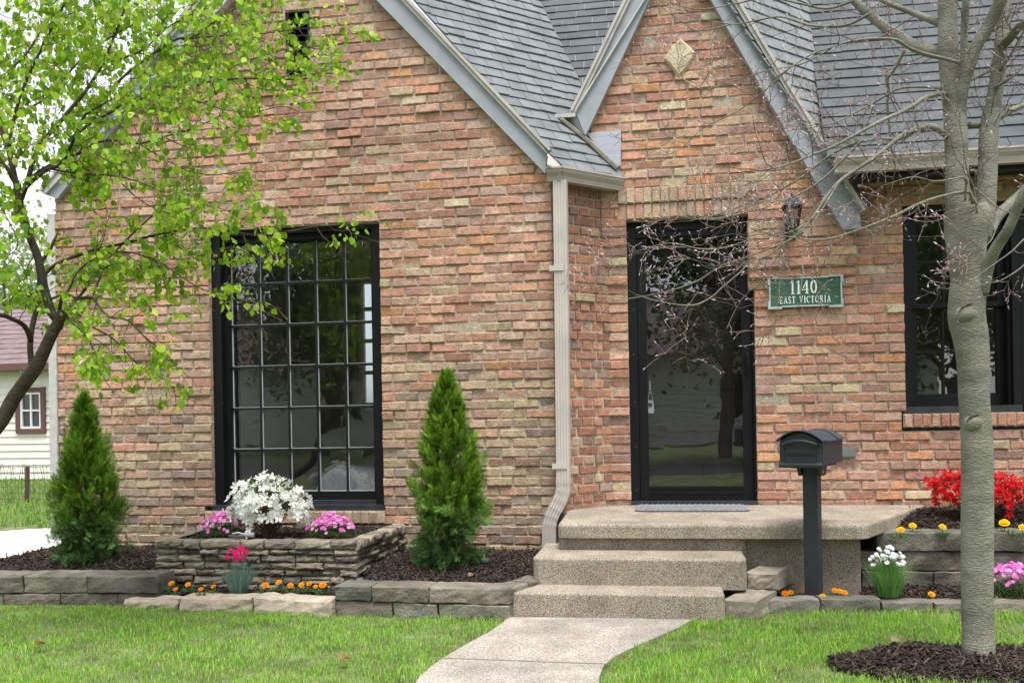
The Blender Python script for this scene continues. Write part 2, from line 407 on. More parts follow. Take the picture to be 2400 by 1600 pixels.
brick_wall(mb, Om, XA, NF, XD - .05, 5.2, -.1, 2.86, [(dx0, dx1, -1, dz1), (rx0, rx1, rz0, rz1), (rx0 - .03, rx1 + .03, rsz, rz0), (dx1 - .02, gx1 - .05, gz0 + CH * 2, 9), (gxl + .03, dx1, dz1 - .01, 9)], None, pal_entry, offs_main)
header_row(mb, Om, XA, NF, rx0 - .02, rx1 + .02, rsz, rz0 - .012, lambda a, b: pick(ENTRY[:4]), off=.018)
mb.build('wall', m_brick, house)

# corbelled gable over the door
GL_IN, GR_IN = ((1522, 0), (1372, 317)), ((1666, 0), (1974, 536))
gclip0 = lineclip(GL_IN, GR_IN, YG, .03)
gxl2 = onY(1385, 330, YG).x; zl = onY(1440, 432, YG).z
lx0, lx1 = onY(1447, 470, YG).x, onY(1752, 470, YG).x; lz1 = onY(1600, 434, YG).z; lzm = (dz1 + lz1) / 2
dxu1 = onY(1754, 560, YG).x
def gclip(z):
    l, q = gclip0(z)
    return max(l, gxl2 if z > zl - .02 else gxl), min(q, gx1)
def offs_g(u, z):
    k = int((z - gz0) / CH + .001)
    return (-.045, -.022, 0.0)[k] if 0 <= k < 3 else 0.0
def hole_right(z): return dxu1
holes = [(-9, dxu1, -9, dz1), (lx0, lx1, dz1 - .001, lz1)]
mb = MB(); Og = Vector((0, YG, 0))
sx, sz = onY(1593, 137, YG).x, onY(1593, 137, YG).z
brick_wall(mb, Og, XA, NF, gxl2, gx1, gz0, onY(1587, -138, YG).z, holes, gclip, pal_entry, offs_g)
for a, b in ((dz1, lzm), (lzm, lz1)):
    header_row(mb, Og, XA, NF, lx0, lx1, a, b - .003, lambda a, b: pick(ENTRY[1:5] + LOWER[:3]), off=.004 if a == dz1 else .014)
mb.build('wall', m_brick, house)
# diamond stone
mb = MB(); hw, hh = .118, .145
pts = [(-hw, .0), (-.07, -.06), (-.01, -hh), (.05, -.09), (hw, .03), (.06, .095), (.01, hh), (-.06, .09)]
c0 = Vector((sx, YG - .03, sz)); vs = [c0] + [Vector((sx + a * .86, YG - .024, sz + b * .86)) for a, b in pts] + [Vector((sx + a, YG - .004, sz + b)) for a, b in pts] + [Vector((sx + a, YG + .03, sz + b)) for a, b in pts]
fs = [(0, 1 + i, 1 + (i + 1) % 8) for i in range(8)] + [(1 + i, 9 + i, 9 + (i + 1) % 8, 1 + (i + 1) % 8) for i in range(8)] + [(9 + i, 17 + i, 17 + (i + 1) % 8, 9 + (i + 1) % 8) for i in range(8)]
mb.add(vs, fs, (.50, .44, .30)); mb.build('diamond_stone', m_tan, house, label='pale buff diamond shaped stone set in the entrance gable')

# ------------------------------------------------------------------ windows
def bar(mb, x0, x1, z0, z1, y0, y1): mb.box((x0, y0, z0), (x1, y1, z1))
win = MB(); yf = YW + .11
fw = .075
bar(win, wx0, wx0 + fw, wz0, wz1, YW + .05, YW + .30); bar(win, wx1 - fw, wx1, wz0, wz1, YW + .05, YW + .30)
bar(win, wx0 + fw, wx1 - fw, wz1 - .06, wz1, YW + .05, YW + .30)
bar(win, wx0 + fw, wx0 + fw + .03, wz0 + .03, wz1 - .06, yf, YW + .3); bar(win, wx1 - fw - .03, wx1 - fw, wz0 + .03, wz1 - .06, yf, YW + .3)
bar(win, wx0 + fw + .03, wx1 - fw - .03, wz1 - .10, wz1 - .06, yf, YW + .3)
ax0, ax1 = wx0 + fw + .03, wx1 - fw - .03; az1 = wz1 - .10; az0 = wz0 + .125
bar(win, ax0, ax1, wz0 + .06, az0, yf + .03, YW + .3)
W = win.build('window', m_black, house, label='tall black picture window of thirty small panes')
mb = MB(); mb.box((wx0 - .012, YW + .012, wz0 - .012), (wx1 + .004, YW + .2, wz0 + .03)); mb.box((wx0 + fw, YW + .08, wz0 + .03), (wx1 - fw, YW + .2, wz0 + .06))
mb.build('window_sill', m_sillp, W)
mb = MB(); yg = YW + .185; rows, cols = 6, 5
for i in range(1, cols):
    x = ax0 + (ax1 - ax0) * i / cols; mb.box((x - .009, yg - .022, az0), (x + .009, yg + .01, az1))
for j in range(1, rows):
    z = az0 + (az1 - az0) * j / rows; mb.box((ax0, yg - .0235, z - .009), (ax1, yg + .0115, z + .009))
mb.build('muntin', m_mull, W)
mb = MB()
for i in range(cols):
    x = ax0 + (ax1 - ax0) * i / cols; mb.box((x + (.0 if i == 0 else .006), yg - .012, az0), (x + (.006 if i == 0 else .0135), yg - .002, az1))
for j in range(rows):
    z = az0 + (az1 - az0) * j / rows; mb.box((ax0, yg - .0125, z + (.0 if j == 0 else .006)), (ax1, yg - .0025, z + (.006 if j == 0 else .0125)))
mb.build('glazing_bead', mat('glazing_bead', (.50, .52, .54), .5), W)
mb = MB()
for i in range(cols):
    for j in range(rows):
        x0, x1 = ax0 + (ax1 - ax0) * i / cols + .007, ax0 + (ax1 - ax0) * (i + 1) / cols - .007
        z0, z1 = az0 + (az1 - az0) * j / rows + .007, az0 + (az1 - az0) * (j + 1) / rows - .007
        tx, tz = rng.uniform(-.0012, .0012), rng.uniform(-.0012, .0012)
        mb.add([(x0, yg - tx - tz, z0), (x1, yg + tx - tz, z0), (x1, yg + tx + tz, z1), (x0, yg - tx + tz, z1)], [(0, 1, 2, 3)])
mb.build('pane', m_glass, W)

def sash_window(x0, x1, z0, z1, Y, mats_parent, label):
    mb = MB(); jw = .055
    mb.box((x0, Y + .05, z0), (x0 + jw, Y + .26, z1)); mb.box((x1 - jw, Y + .05, z0), (x1, Y + .26, z1)); mb.box((x0 + jw, Y + .05, z1 - .055), (x1 - jw, Y + .26, z1))
    mb.box((x0 + jw, Y + .085, z0 + .04), (x0 + jw + .022, Y + .26, z1 - .055)); mb.box((x1 - jw - .022, Y + .085, z0 + .04), (x1 - jw, Y + .26, z1 - .055))
    fr = mb.build('window', m_black, mats_parent, label=label)
    a, b = x0 + jw + .022, x1 - jw - .022; zm = onY(2200, 717, .1).z
    for (q0, q1, yy) in ((zm - .01, z1 - .055, Y + .13), (z0 + .045, zm + .02, Y + .165)):
        s = MB(); st = .05
        s.box((a, yy, q0), (a + st, yy + .035, q1)); s.box((b - st, yy, q0), (b, yy + .035, q1))
        br = .085 if q0 < zm - .02 else .035
        s.box((a + st, yy, q0), (b - st, yy + .035, q0 + br)); s.box((a + st, yy, q1 - .04), (b - st, yy + .035, q1))
        g0, g1, h0, h1 = a + st, b - st, q0 + br, q1 - .04
        for i in (1, 2): x = g0 + (g1 - g0) * i / 3; s.box((x - .008, yy + .003, h0), (x + .008, yy + .03, h1))
        zc = (h0 + h1) / 2; s.box((g0, yy + .0015, zc - .008), (g1, yy + .0315, zc + .008))
        s.build('sash', m_black, fr)
        g = MB(); tl = rng.uniform(-.003, .003); g.add([(g0, yy + .02, h0), (g1, yy + .02 + tl, h0), (g1, yy + .02 + tl, h1), (g0, yy + .02, h1)], [(0, 1, 2, 3)]); g.build('pane', m_glass, fr)
    s = MB(); s.box((x0 - .012, Y + .012, z0 - .012), (x1 + .012, Y + .2, z0 + .04)); s.build('window_sill', m_sillp, fr)
rxm = (rx0 + rx1) / 2 + .13
sash_window(rx0, rxm, rz0, rz1, 0.0, house, 'black double hung window beside the tree trunk')
sash_window(rxm + .002, rx1 + .2, rz0, rz1, 0.0, house, 'black double hung window cut by the edge of the view')
# attic louvre in the wing gable
mb = MB()
mb.box((vx0, YW + .02, vz0), (vx0 + .025, YW + .12, vz1)); mb.box((vx1 - .025, YW + .02, vz0), (vx1, YW + .12, vz1)); mb.box((vx0 + .025, YW + .02, vz1 - .025), (vx1 - .025, YW + .12, vz1)); mb.box((vx0 + .025, YW + .02, vz0), (vx1 - .025, YW + .12, vz0 + .025))
n = 9
for i in range(n):
    z = vz0 + .03 + (vz1 - vz0 - .07) * i / n
    mb.slab([(vx0 + .025, YW + .04, z), (vx1 - .025, YW + .04, z), (vx1 - .025, YW + .10, z + .045), (vx0 + .025, YW + .10, z + .045)], (0, 0, .008))
mb.box((vx0, YW + .122, vz0), (vx1, YW + .13, vz1)); mb.build('attic_louvre', m_black, house)

# ------------------------------------------------------------------ doors
mb = MB()
fxa, fxb = onY(1478, 1100, .05).x, onY(1774, 1100, .05).x
gx0, gxx1 = onY(1520, 1000, .10).x, onY(1741, 1000, .10).x
sx0, sx1 = onY(1498, 1000, .08).x, onY(1765, 1000, .08).x
mb.box((dx0 - .02, .03, dz0), (sx0, .16, dz1 + .01)); mb.box((sx1, .03, dz0), (dx1 + .02, .16, dz1 + .01)); mb.box((sx0, .03, dz1 - .075), (sx1, .16, dz1 + .01))
mb.box((sx0, .045, dz1 - .12), (sx1, .15, dz1 - .075))
mb.build('door_frame', m_black, house)
mb = MB(); mb.box((dx0 + .002, -.03, dz0 - .005), (dx1 - .002, .20, dz0 + .032)); mb.build('door_sill', m_sillp, house)
gz_b, gz_t = onY(1630, 1138, .1).z, onY(1630, 552, .1).z
mb = MB(); dt = dz1 - .122
mb.box((sx0 + .003, .06, dz0 + .035), (gx0, .10, dt)); mb.box((gxx1, .06, dz0 + .035), (sx1 - .003, .10, dt))
mb.box((gx0, .06, dz0 + .035), (gxx1, .10, gz_b)); mb.box((gx0, .06, gz_t), (gxx1, .10, dt))
mb.box((gx0, .055, gz_b - .06), (gxx1, .06, gz_b - .052)); mb.box((gx0, .055, gz_b - .018), (gxx1, .06, gz_b - .01))
SD = mb.build('storm_door', m_black, house)
mb = MB(); mb.add([(gx0, .078, gz_b), (gxx1, .081, gz_b), (gxx1, .079, gz_t), (gx0, .08, gz_t)], [(0, 1, 2, 3)]); mb.build('pane', m_glassd, SD)
mb = MB(); hx = (gxx1 + sx1) / 2; hz = onY(1752, 850, .05).z
mb.box((hx - .014, .048, hz - .09), (hx + .014, .06, hz + .09)); mb.tube([(hx, .05, hz + .07), (hx, .01, hz + .05), (hx, .005, hz - .02), (hx, .03, hz - .06), (hx, .05, hz - .06)], .007, 6); mb.build('handle', m_black, SD)
for (qx, yy) in ((1488, 942), (1490, 1047), (1492, 1147), (1486, 725), (1485, 830), (1771, 942), (1773, 1045), (1774, 1148)):
    p = onY(qx, yy, .03); mb = MB(); mb.tube([(p.x, .031, p.z), (p.x, .026, p.z)], .003, 6); mb.build('screw', m_steel, house)
# the inner door with an arched light
ID = MB(); iy = .20
ix0, ix1 = dx0 + .0, dx1 - .0
zarc = onY(1630, 690, iy).z; cxd = (ix0 + ix1) / 2; ra = .27
ID.box((ix0 - .05, iy, dz0), (ix1 + .05, iy + .045, dz1 + .05))
for (a, b) in ((ix0 + .13, cxd - .04), (cxd + .04, ix1 - .13)):
    ID.box((a, iy - .012, dz0 + .2), (b, iy, dz0 + .75)); ID.box((a + .03, iy - .018, dz0 + .23), (b - .03, iy - .012, dz0 + .72))
    ID.box((a, iy - .012, dz0 + .88), (b, iy, zarc - .12)); ID.box((a + .03, iy - .018, dz0 + .91), (b - .03, iy - .012, zarc - .15))
for k in range(13):
    a0, a1 = math.pi * k / 13, math.pi * (k + 1) / 13
    q = [(cxd + math.cos(a) * r_, iy - .012, zarc + math.sin(a) * r_ * 1.15) for a, r_ in ((a0, ra), (a0, ra + .03), (a1, ra + .03), (a1, ra))]
    ID.slab(q, (0, .012, 0))
ID.box((cxd - ra - .03, iy - .0125, zarc - .03), (cxd + ra + .03, iy, zarc))
for a in (math.pi * .25, math.pi * .5, math.pi * .75):
    d = Vector((math.cos(a), 0, math.sin(a) * 1.15)); s_ = Vector((-math.sin(a), 0, math.cos(a))) * .012; c = Vector((cxd, iy - .0118, zarc))
    ID.slab([c + s_, c - s_, c + d * ra - s_, c + d * ra + s_], (0, .0115, 0))
IDO = ID.build('front_door', m_dkdoor, house, label='dark inner door with an arched fan light behind the storm door')
mb = MB(); mb.add([(cxd, iy - .006, zarc)] + [(cxd + math.cos(math.pi * k / 12) * ra, iy - .006, zarc + math.sin(math.pi * k / 12) * ra * 1.15) for k in range(13)], [(0, k + 1, k + 2) for k in range(12)]); mb.build('pane', m_litedoor, IDO)
mb = MB(); kx, kz = onY(1523, 905, .17).x, onY(1523, 905, .17).z
mb.box((kx - .015, iy - .01, kz - .05), (kx + .015, iy, kz + .05)); mb.tube([(kx, iy - .01, kz + .04), (kx, iy - .05, kz + .03), (kx, iy - .055, kz - .03), (kx, iy - .01, kz - .05)], .007, 8); mb.build('handle', m_steel, IDO)
lb = empty('key_lockbox', (kx, .135, kz - .2), 'small silver key lockbox hanging on the inner door handle behind the glass', 'lockbox')
mb = MB(); z0 = kz - .21
mb.slab([(kx - .022, .12, z0), (kx + .028, .12, z0), (kx + .03, .12, z0 + .05), (kx + .022, .12, z0 + .1), (kx - .016, .12, z0 + .1), (kx - .024, .12, z0 + .05)], (0, .035, 0)); mb.build('body', mat('lockbox_shell', (.55, .57, .6), .5), lb)
mb = MB(); mb.box((kx - .012, .116, z0 + .055), (kx + .016, .12, z0 + .08)); mb.build('dial', m_black, lb)
mb = MB(); mb.tube([(kx - .012, .137, z0 + .09), (kx - .013, .137, z0 + .13), (kx - .004, .137, z0 + .16), (kx + .008, .137, z0 + .16), (kx + .018, .137, z0 + .13), (kx + .017, .137, z0 + .09)], .004, 6); mb.build('shackle', m_steel, lb)

# rooms behind the windows
def room(name, x0, x1, y0, y1, z0, z1, hole=None):
    mb = MB(); t = .04
    mb.box((x0, y0, z0 - t), (x1, y1, z0)); mb.box((x0, y0, z1), (x1, y1, z1 + t)); mb.box((x0 - t, y0, z0 - t), (x0, y1, z1 + t)); mb.box((x1, y0, z0 - t), (x1 + t, y1, z1 + t))
    if hole:
        a, b, c, d = hole
        mb.box((x0, y1, z0), (a, y1 + t, z1)); mb.box((b, y1, z0), (x1, y1 + t, z1)); mb.box((a, y1, z0), (b, y1 + t, c)); mb.box((a, y1, d), (b, y1 + t, z1))
    else: mb.box((x0, y1, z0), (x1, y1 + t, z1))
    return mb.build(name, m_room, house)
bwx = onY(846, 800, 2.6).x; bwx1 = bwx + .75; bwz0 = onY(860, 952, 2.6).z; bwz1 = onY(860, 655, 2.6).z
room('room', wx0 - .5, wx1 + .55, YW + .31, 2.6, .3, wz1 + .25, (bwx, bwx1, bwz0, bwz1))
room('room', rx0 - .3, rx1 + .8, .27, 2.4, .3, rz1 + .2)
mb = MB(); y = 2.56
for x in (bwx, bwx1 - .05, bwx + .16): mb.box((x, y, bwz0), (x + .05, y + .05, bwz1))
for z in (bwz0, bwz1 - .05, (bwz0 + bwz1) / 2, bwz0 * .75 + bwz1 * .25, bwz0 * .25 + bwz1 * .75): mb.box((bwx, y - .01, z), (bwx1, y + .055, z + .04))
mb.box((bwx - .05, y - .04, bwz0 - .05), (bwx1 + .05, y + .05, bwz0)); RW = mb.build('rear_window', m_white, house)
mb = MB(); mb.add([(bwx, 2.605, bwz0), (bwx1, 2.605, bwz0), (bwx1, 2.605, bwz1), (bwx, 2.605, bwz1)], [(0, 1, 2, 3)]); mb.build('pane', glass_mat('dimming_pane', .04, tint=(.50, .53, .56)), RW)  # grey tint added to dim the bright sky seen through this window
mb = MB(); n = 40
for (xa_, xb_) in ((bwx - .05, bwx + .06), (bwx + .5, bwx + .7)):
    vs = []
    for k in range(n + 1): x = xa_ + (xb_ - xa_) * k / n; yv = 2.52 + .018 * math.sin(k * 1.1) + .008 * math.sin(k * 2.7); vs += [(x, yv, bwz0 - .1), (x, yv, bwz1 + .02)]
    mb.add(vs, [(2 * k, 2 * k + 2, 2 * k + 3, 2 * k + 1) for k in range(n)])
mb.build('curtain', mat('curtain_cloth', (.92, .91, .88), .8, transl=.75), RW, smooth=True)
bd = empty('bed', ((wx0 + wx1) / 2 + .2, .9, .3), 'grey made bed seen faintly through the picture window', 'bed')
mb = MB(); bx0, bx1 = wx0 + .55, wx1 + .35
vs = []; nxx, nyy = 14, 10
for i in range(nxx + 1):
    for j in range(nyy + 1):
        fx, fy = i / nxx, j / nyy; e = min(fx, 1 - fx, fy, 1 - fy)
        vs.append((bx0 + (bx1 - bx0) * fx, .15 + 1.5 * fy, .42 + .33 * min(1, (e * 8) ** .5) + .02 * math.sin(7 * fx + 5 * fy)))
mb.add(vs, [(i * (nyy + 1) + j, (i + 1) * (nyy + 1) + j, (i + 1) * (nyy + 1) + j + 1, i * (nyy + 1) + j + 1) for i in range(nxx) for j in range(nyy)])
mb.box((bx0 + .03, .18, .3), (bx1 - .03, 1.62, .44)); mb.build('mattress', m_bed, bd, smooth=True)
def pillow(name, x, y, z, w_, h_, t_, lab, tl=.35):
    mb = MB(); vs = []; n = 10
    for s in (1, -1):
        for i in range(n + 1):
            for j in range(n + 1):
                a, b = 2 * i / n - 1, 2 * j / n - 1; th = t_ * ((1 - a ** 4) * (1 - b ** 4)) ** .5
                q = 1 - .06 * (a * a * b * b); vs.append((x + a * w_ * q, y + s * th + (b + 1) * h_ * tl, z + (b + 1) * h_ * q))
    N_ = (n + 1) ** 2; fs = []
    for i in range(n):
        for j in range(n):
            k = i * (n + 1) + j; fs.append((k, k + n + 1, k + n + 2, k + 1)); fs.append((N_ + k, N_ + k + 1, N_ + k + n + 2, N_ + k + n + 1))
    mb.add(vs, fs); o = mb.build(name, m_pillow, smooth=True); tag(o, lab, 'pillow', 'pillows on the bed')
pillow('pillow', bx0 + .55, 1.2, .74, .28, .2, .09, 'pale blue pillow propped on the bed behind the window grid')
pillow('pillow', bx0 + 1.2, 1.25, .74, .3, .19, .09, 'pale blue pillow nearer the white rear window in the bedroom')

# ------------------------------------------------------------------ roofs
def clip_poly(poly, p, n):
    out = []
    for i in range(len(poly)):
        a, b = poly[i], poly[(i + 1) % len(poly)]
        da, db = (a[0] - p[0]) * n[0] + (a[1] - p[1]) * n[1], (b[0] - p[0]) * n[0] + (b[1] - p[1]) * n[1]
        if da >= 0: out.append(a)
        if da * db < 0: t = da / (da - db); out.append((a[0] + (b[0] - a[0]) * t, a[1] + (b[1] - a[1]) * t))
    return out
SH = (.135, .155, .175)
def shingles(name, poly, expo=.125, tab=.16, col=SH, label=None, r=random.Random(3), var=.16, wavy=.004, thick=1.0):
    P = [Vector(p) for p in poly]; n = (P[1] - P[0]).cross(P[2] - P[0]).normalized()
    if n.z < 0: n = -n
    e = n.cross(UP).normalized(); e = -e if e.x < 0 else e
    s = n.cross(e); s = -s if s.z < 0 else s
    q = [((p - P[0]).dot(e), (p - P[0]).dot(s)) for p in P]
    area = sum(q[i][0] * q[(i + 1) % len(q)][1] - q[(i + 1) % len(q)][0] * q[i][1] for i in range(len(q)))
    if area < 0: q = q[::-1]
    a0, a1 = min(x[0] for x in q), max(x[0] for x in q); b0, b1 = min(x[1] for x in q), max(x[1] for x in q)
    mb = MB(); k = 0; b = b0
    while b < b1:
        a = a0 - tab * .55 - r.uniform(0, tab * .4) + (k % 2) * tab / 2
        while a < a1:
            wd = tab * r.uniform(.95, 1.05); lo = b + r.uniform(-wavy, wavy)
            cell = [(a + .002, lo), (a + wd - .002, lo + r.uniform(-wavy, wavy)), (a + wd - .002, b + expo + .01), (a + .002, b + expo + .01)]
            for i in range(len(q)):
                pa, pb = q[i], q[(i + 1) % len(q)]
                if len(cell) < 3: break
                cell = clip_poly(cell, pa, (-(pb[1] - pa[1]), pb[0] - pa[0]))
            if len(cell) >= 3:
                t = r.uniform(.008, .014) * thick; kk = 1 + r.uniform(-var, var); c = tuple(x * kk for x in col); nn = len(cell)
                top = [P[0] + e * x + s * y + n * (t * max(0, 1 - (y - b) / (expo + .01)) + .003) for x, y in cell]; bot = [P[0] + e * x + s * y - n * .004 for x, y in cell]
                mb.add(top + bot, [tuple(range(nn))] + [(i, nn + i, nn + (i + 1) % nn, (i + 1) % nn) for i in range(nn)], c)
            a += wd
        b += expo; k += 1
    return mb.build(name, m_shingle, house, label=label)
KM = 1.35; YE = -.33
ZE = onY(2200, 357, YE).z
pm, nm = Vector((0, YE, ZE)), Vector((0, -KM, 1)).normalized()
def onM(px, py): return onP(px, py, pm, nm)
# main roof pieces
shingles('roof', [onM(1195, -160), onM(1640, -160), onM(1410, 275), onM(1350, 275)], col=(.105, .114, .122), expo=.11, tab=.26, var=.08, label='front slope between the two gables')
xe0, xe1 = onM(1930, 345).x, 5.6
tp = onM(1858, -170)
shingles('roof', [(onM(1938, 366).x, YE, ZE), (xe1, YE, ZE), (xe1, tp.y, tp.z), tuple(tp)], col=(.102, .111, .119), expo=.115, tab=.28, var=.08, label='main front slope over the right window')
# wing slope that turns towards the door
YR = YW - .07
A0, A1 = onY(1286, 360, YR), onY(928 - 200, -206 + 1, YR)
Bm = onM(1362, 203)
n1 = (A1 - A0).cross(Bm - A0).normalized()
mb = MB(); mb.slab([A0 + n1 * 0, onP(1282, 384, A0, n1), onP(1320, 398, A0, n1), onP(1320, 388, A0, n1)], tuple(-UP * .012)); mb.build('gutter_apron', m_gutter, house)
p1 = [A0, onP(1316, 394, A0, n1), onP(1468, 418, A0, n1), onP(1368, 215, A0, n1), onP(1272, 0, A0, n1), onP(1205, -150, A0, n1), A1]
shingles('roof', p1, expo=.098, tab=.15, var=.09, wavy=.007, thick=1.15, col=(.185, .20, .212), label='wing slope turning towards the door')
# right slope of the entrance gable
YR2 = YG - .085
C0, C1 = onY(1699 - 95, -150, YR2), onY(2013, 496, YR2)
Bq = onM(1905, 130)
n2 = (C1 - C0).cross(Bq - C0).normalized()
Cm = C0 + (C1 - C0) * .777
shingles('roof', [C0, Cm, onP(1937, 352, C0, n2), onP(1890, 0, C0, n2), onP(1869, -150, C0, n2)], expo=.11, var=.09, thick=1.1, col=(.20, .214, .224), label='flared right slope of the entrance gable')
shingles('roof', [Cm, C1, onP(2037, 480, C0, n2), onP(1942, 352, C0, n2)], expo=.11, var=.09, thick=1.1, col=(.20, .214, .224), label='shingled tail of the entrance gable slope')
# far slopes, seen only from the side
mb = MB()
La, Lb = onY(455, 0, YR), onY(105, 455, YR)
Lt = Vector((A1.x, YR, A1.z))
for (a, b) in ((Lt, Lb),):
    mb.slab([a, b, b + YA * 6, a + YA * 6], (0, 0, .03))
El, Et = onY(1348, 262, YR2), onY(1604, -150, YR2)
mb.slab([Et, El, El + YA * 1.2, Et + YA * 2.6], (0, 0, .02)); 
mb.build('roof', m_shingle, house, label='far roof slopes turned away from the street')

def rake(inner, outer, Y, th, trim=.045):
    a0, a1 = onY(*inner[0], Y), onY(*inner[1], Y); b0, b1 = onY(*outer[0], Y), onY(*outer[1], Y)
    mb = MB(); mb.slab([a0, a1, b1, b0], (0, th, 0)); o = mb.build('rake_board', m_rake, house)
    d = (b1 - b0).normalized(); nrm = Vector((-d.z, 0, d.x)); nrm = nrm if nrm.dot(b0 - a0) > 0 else -nrm
    mb = MB(); f = YA * -.022
    mb.slab([b0 + f, b1 + f, b1 + f + nrm * trim * .55, b0 + f + nrm * trim * .55], (0, th * .5, 0)); mb.slab([b0 + f + nrm * trim * .55 - YA * .012, b1 + f + nrm * trim * .55 - YA * .012, b1 + f + nrm * trim - YA * .012, b0 + f + nrm * trim - YA * .012], (0, .09, 0))
    mb.build('drip_edge', m_trimw, o)
def ext(p, q, y):                       # extend a pixel line to height y
    t = (y - p[1]) / (q[1] - p[1]); return (p[0] + (q[0] - p[0]) * t, y)
YB = YW - .045
apx, apo = (681, -206), (690, -262)
rake([apx, (1278, 407)], [apo, (1282, 362)], YB, .06)
rake([apx, (133, 466)], [apo, (106, 456)], YB, .06)
YB2 = YG - .06
gap, gao = (1587, -138), (1583, -215)
rake([gap, (1372, 318)], [gao, (1350, 266)], YB2, .07)
rake([gap, (1976, 538)], [gao, (2014, 500)], YB2, .07)
# blunt return at the foot of the right rake and the left kick-out
mb = MB()
q = [onY(1976, 538, YB2), onY(2019, 534, YB2), onY(2014, 500, YB2)]
mb.slab(q, (0, .068, 0), (.3, .3, .3)); mb.build('rake_foot', m_rake, house)
mb = MB()
q = [onY(1348, 268, YG - .09), onY(1372, 316, YG - .09), onY(1330, 300, YG - .02), onY(1306, 272, YG - .02)]
mb.add(q + [p + Vector((0, .04, .0)) for p in q], [(0, 1, 2, 3), (7, 6, 5, 4)] + [(i, i + 4, (i + 1) % 4 + 4, (i + 1) % 4) for i in range(4)]); mb.build('rake_foot', m_rake, house)
mb = MB(); g0, g1 = onY(1300, 268, YG - .1), onY(1348, 264, YG - .1)
mb.slab([g0, g1, g1 + Vector((.0, 0, -.03)), g0 + Vector((0, 0, -.028))], (0, .05, 0)); mb.build('gutter_stub', m_trimw, house)
mb = MB(); q = [onP(1306, 214, A0 + n1 * .012, n1), onP(1366, 214, A0 + n1 * .012, n1), onP(1350, 262, A0 + n1 * .012, n1), onP(1300, 262, A0 + n1 * .012, n1), onP(1274, 232, A0 + n1 * .012, n1)]
mb.slab(q, tuple(n1 * .004 * (1 if n1.z > 0 else -1)), (.2, .2, .2)); mb.build('valley_flashing', m_valley, house)
mb = MB(); ya = YG - .022
q = [onY(1374, 312, ya), onY(1455, 304, ya), onY(1455, 388, ya), onY(1440, 392, ya)]
mb.slab(q, (0, .02, 0)); mb.build('wall_flashing', m_panel, house, label='dull metal flashing panel with rusty red stain')
mb = MB(); mb.tube([onP(1312, 284, A0, n1) + Vector((0, -.02, .02)), onP(1385, 345, A0, n1) + Vector((0, -.02, .02)), onP(1446, 402, A0, n1) + Vector((0, -.02, .015))], [.016, .022, .024], 6); mb.build('valley_strip', mat('weathered_strip', (.22, .2, .17), .8, noise=.4, nscale=12), house)

def gutter(name, a, b, out, h=.095, d=.10, endcap=True):
    """K-style trough from a to b (top of its outer lip); out = outward horizontal direction"""
    prof = [(0, 0), (0, -.014), (-.008, -.016), (-.012, -.035), (-.035, -.062), (-.042, -h + .006), (-.042, -h), (-d, -h), (-d, .0), (-d + .004, 0), (-d + .004, -h + .004), (-.046, -h + .004), (-.040, -.062), (-.016, -.036), (-.012, -.012), (-.012, 0)]
    mb = MB(); n = len(prof); vs = [p + out * x + UP * z for p in (a, b) for x, z in prof]
    mb.add(vs, [(i, i + n, (i + 1) % n + n, (i + 1) % n) for i in range(n)])
    for k, p in ((0, a), (1, b)):
        t = (b - a).normalized() * (.002 if k else -.002)
        cp = [p + t + out * x + UP * z for x, z in prof[:9]]; mb.slab(cp, tuple(t))
    mb.build(name, m_gutter, house)
G0 = onY(1318, 388, YW - .13); G1 = onY(1466, 414, YG - .03)
gd = (G1 - G0); gd.z = 0; gd.normalize(); go = Vector((gd.y, -gd.x, 0))
G1z = Vector((G1.x, G1.y, G0.z)); gutter('gutter', G0, G1z, go)
gl = onY(1280, 380, YW - .13); gl.z = G0.z; gutter('gutter', gl, G0 + go * 0, NF, d=.09)
ga = onY(1962, 367, YE - .1); ga.z = ZE - .01; gutter('gutter', ga, Vector((5.6, YE - .1, ZE - .01)), NF, h=.105)
mb = MB(); mb.box((ga.x + .12, -.22, ZE - .16), (5.6, YE + .005, ZE - .1)); mb.box((ga.x + .12, -.21, ZE - .1), (5.6, -.015, ZE - .085)); mb.build('soffit', m_black, house)

# downspout with fluted face and bent foot
def fluted(w_, d_):
    pts = []; n = 5
    for i in range(n):
        x0 = -w_ / 2 + w_ * i / n; s = w_ / n
        pts += [(x0 + s * .12, -d_ / 2), (x0 + s * .3, -d_ / 2 + .0035), (x0 + s * .7, -d_ / 2 + .0035), (x0 + s * .88, -d_ / 2)]
    return pts + [(w_ / 2, -d_ / 2 + .008), (w_ / 2, d_ / 2), (-w_ / 2, d_ / 2), (-w_ / 2, -d_ / 2 + .008)]
def spout(name, path, w_, d_, m_, crimp=()):
    prof = fluted(w_, d_); n = len(prof); mb = MB(); vs = []
    for i, p in enumerate(path):
        t = (path[min(i + 1, len(path) - 1)] - path[max(i - 1, 0)]).normalized(); s = YA.cross(t).normalized(); s = s if s.x > 0 else -s
        k = 1.0 + (.05 * (i % 2) if i in crimp else 0)
        vs += [p + s * (x * k) + YA * (y * k) for x, y in prof]
    mb.add(vs, [(i * n + j, i * n + (j + 1) % n, (i + 1) * n + (j + 1) % n, (i + 1) * n + j) for i in range(len(path) - 1) for j in range(n)] + [tuple(range(n))[::-1], tuple(len(vs) - n + j for j in range(n))])
    return mb.build(name, m_, house)
YS = YW - .055
pp = [onY(1313, 424, YS), onY(1316, 640, YS), onY(1321, 1112, YS)]
c1 = [(1321, 1130), (1321, 1140), (1320, 1150), (1317, 1160), (1313, 1170), (1308, 1180), (1303, 1190), (1298, 1199), (1294, 1208), (1291, 1218), (1289, 1228), (1288, 1238)]
pp += [onY(x, y, YS) for x, y in c1] + [onY(1288, 1262, YS), onY(1287, 1296, YS)]
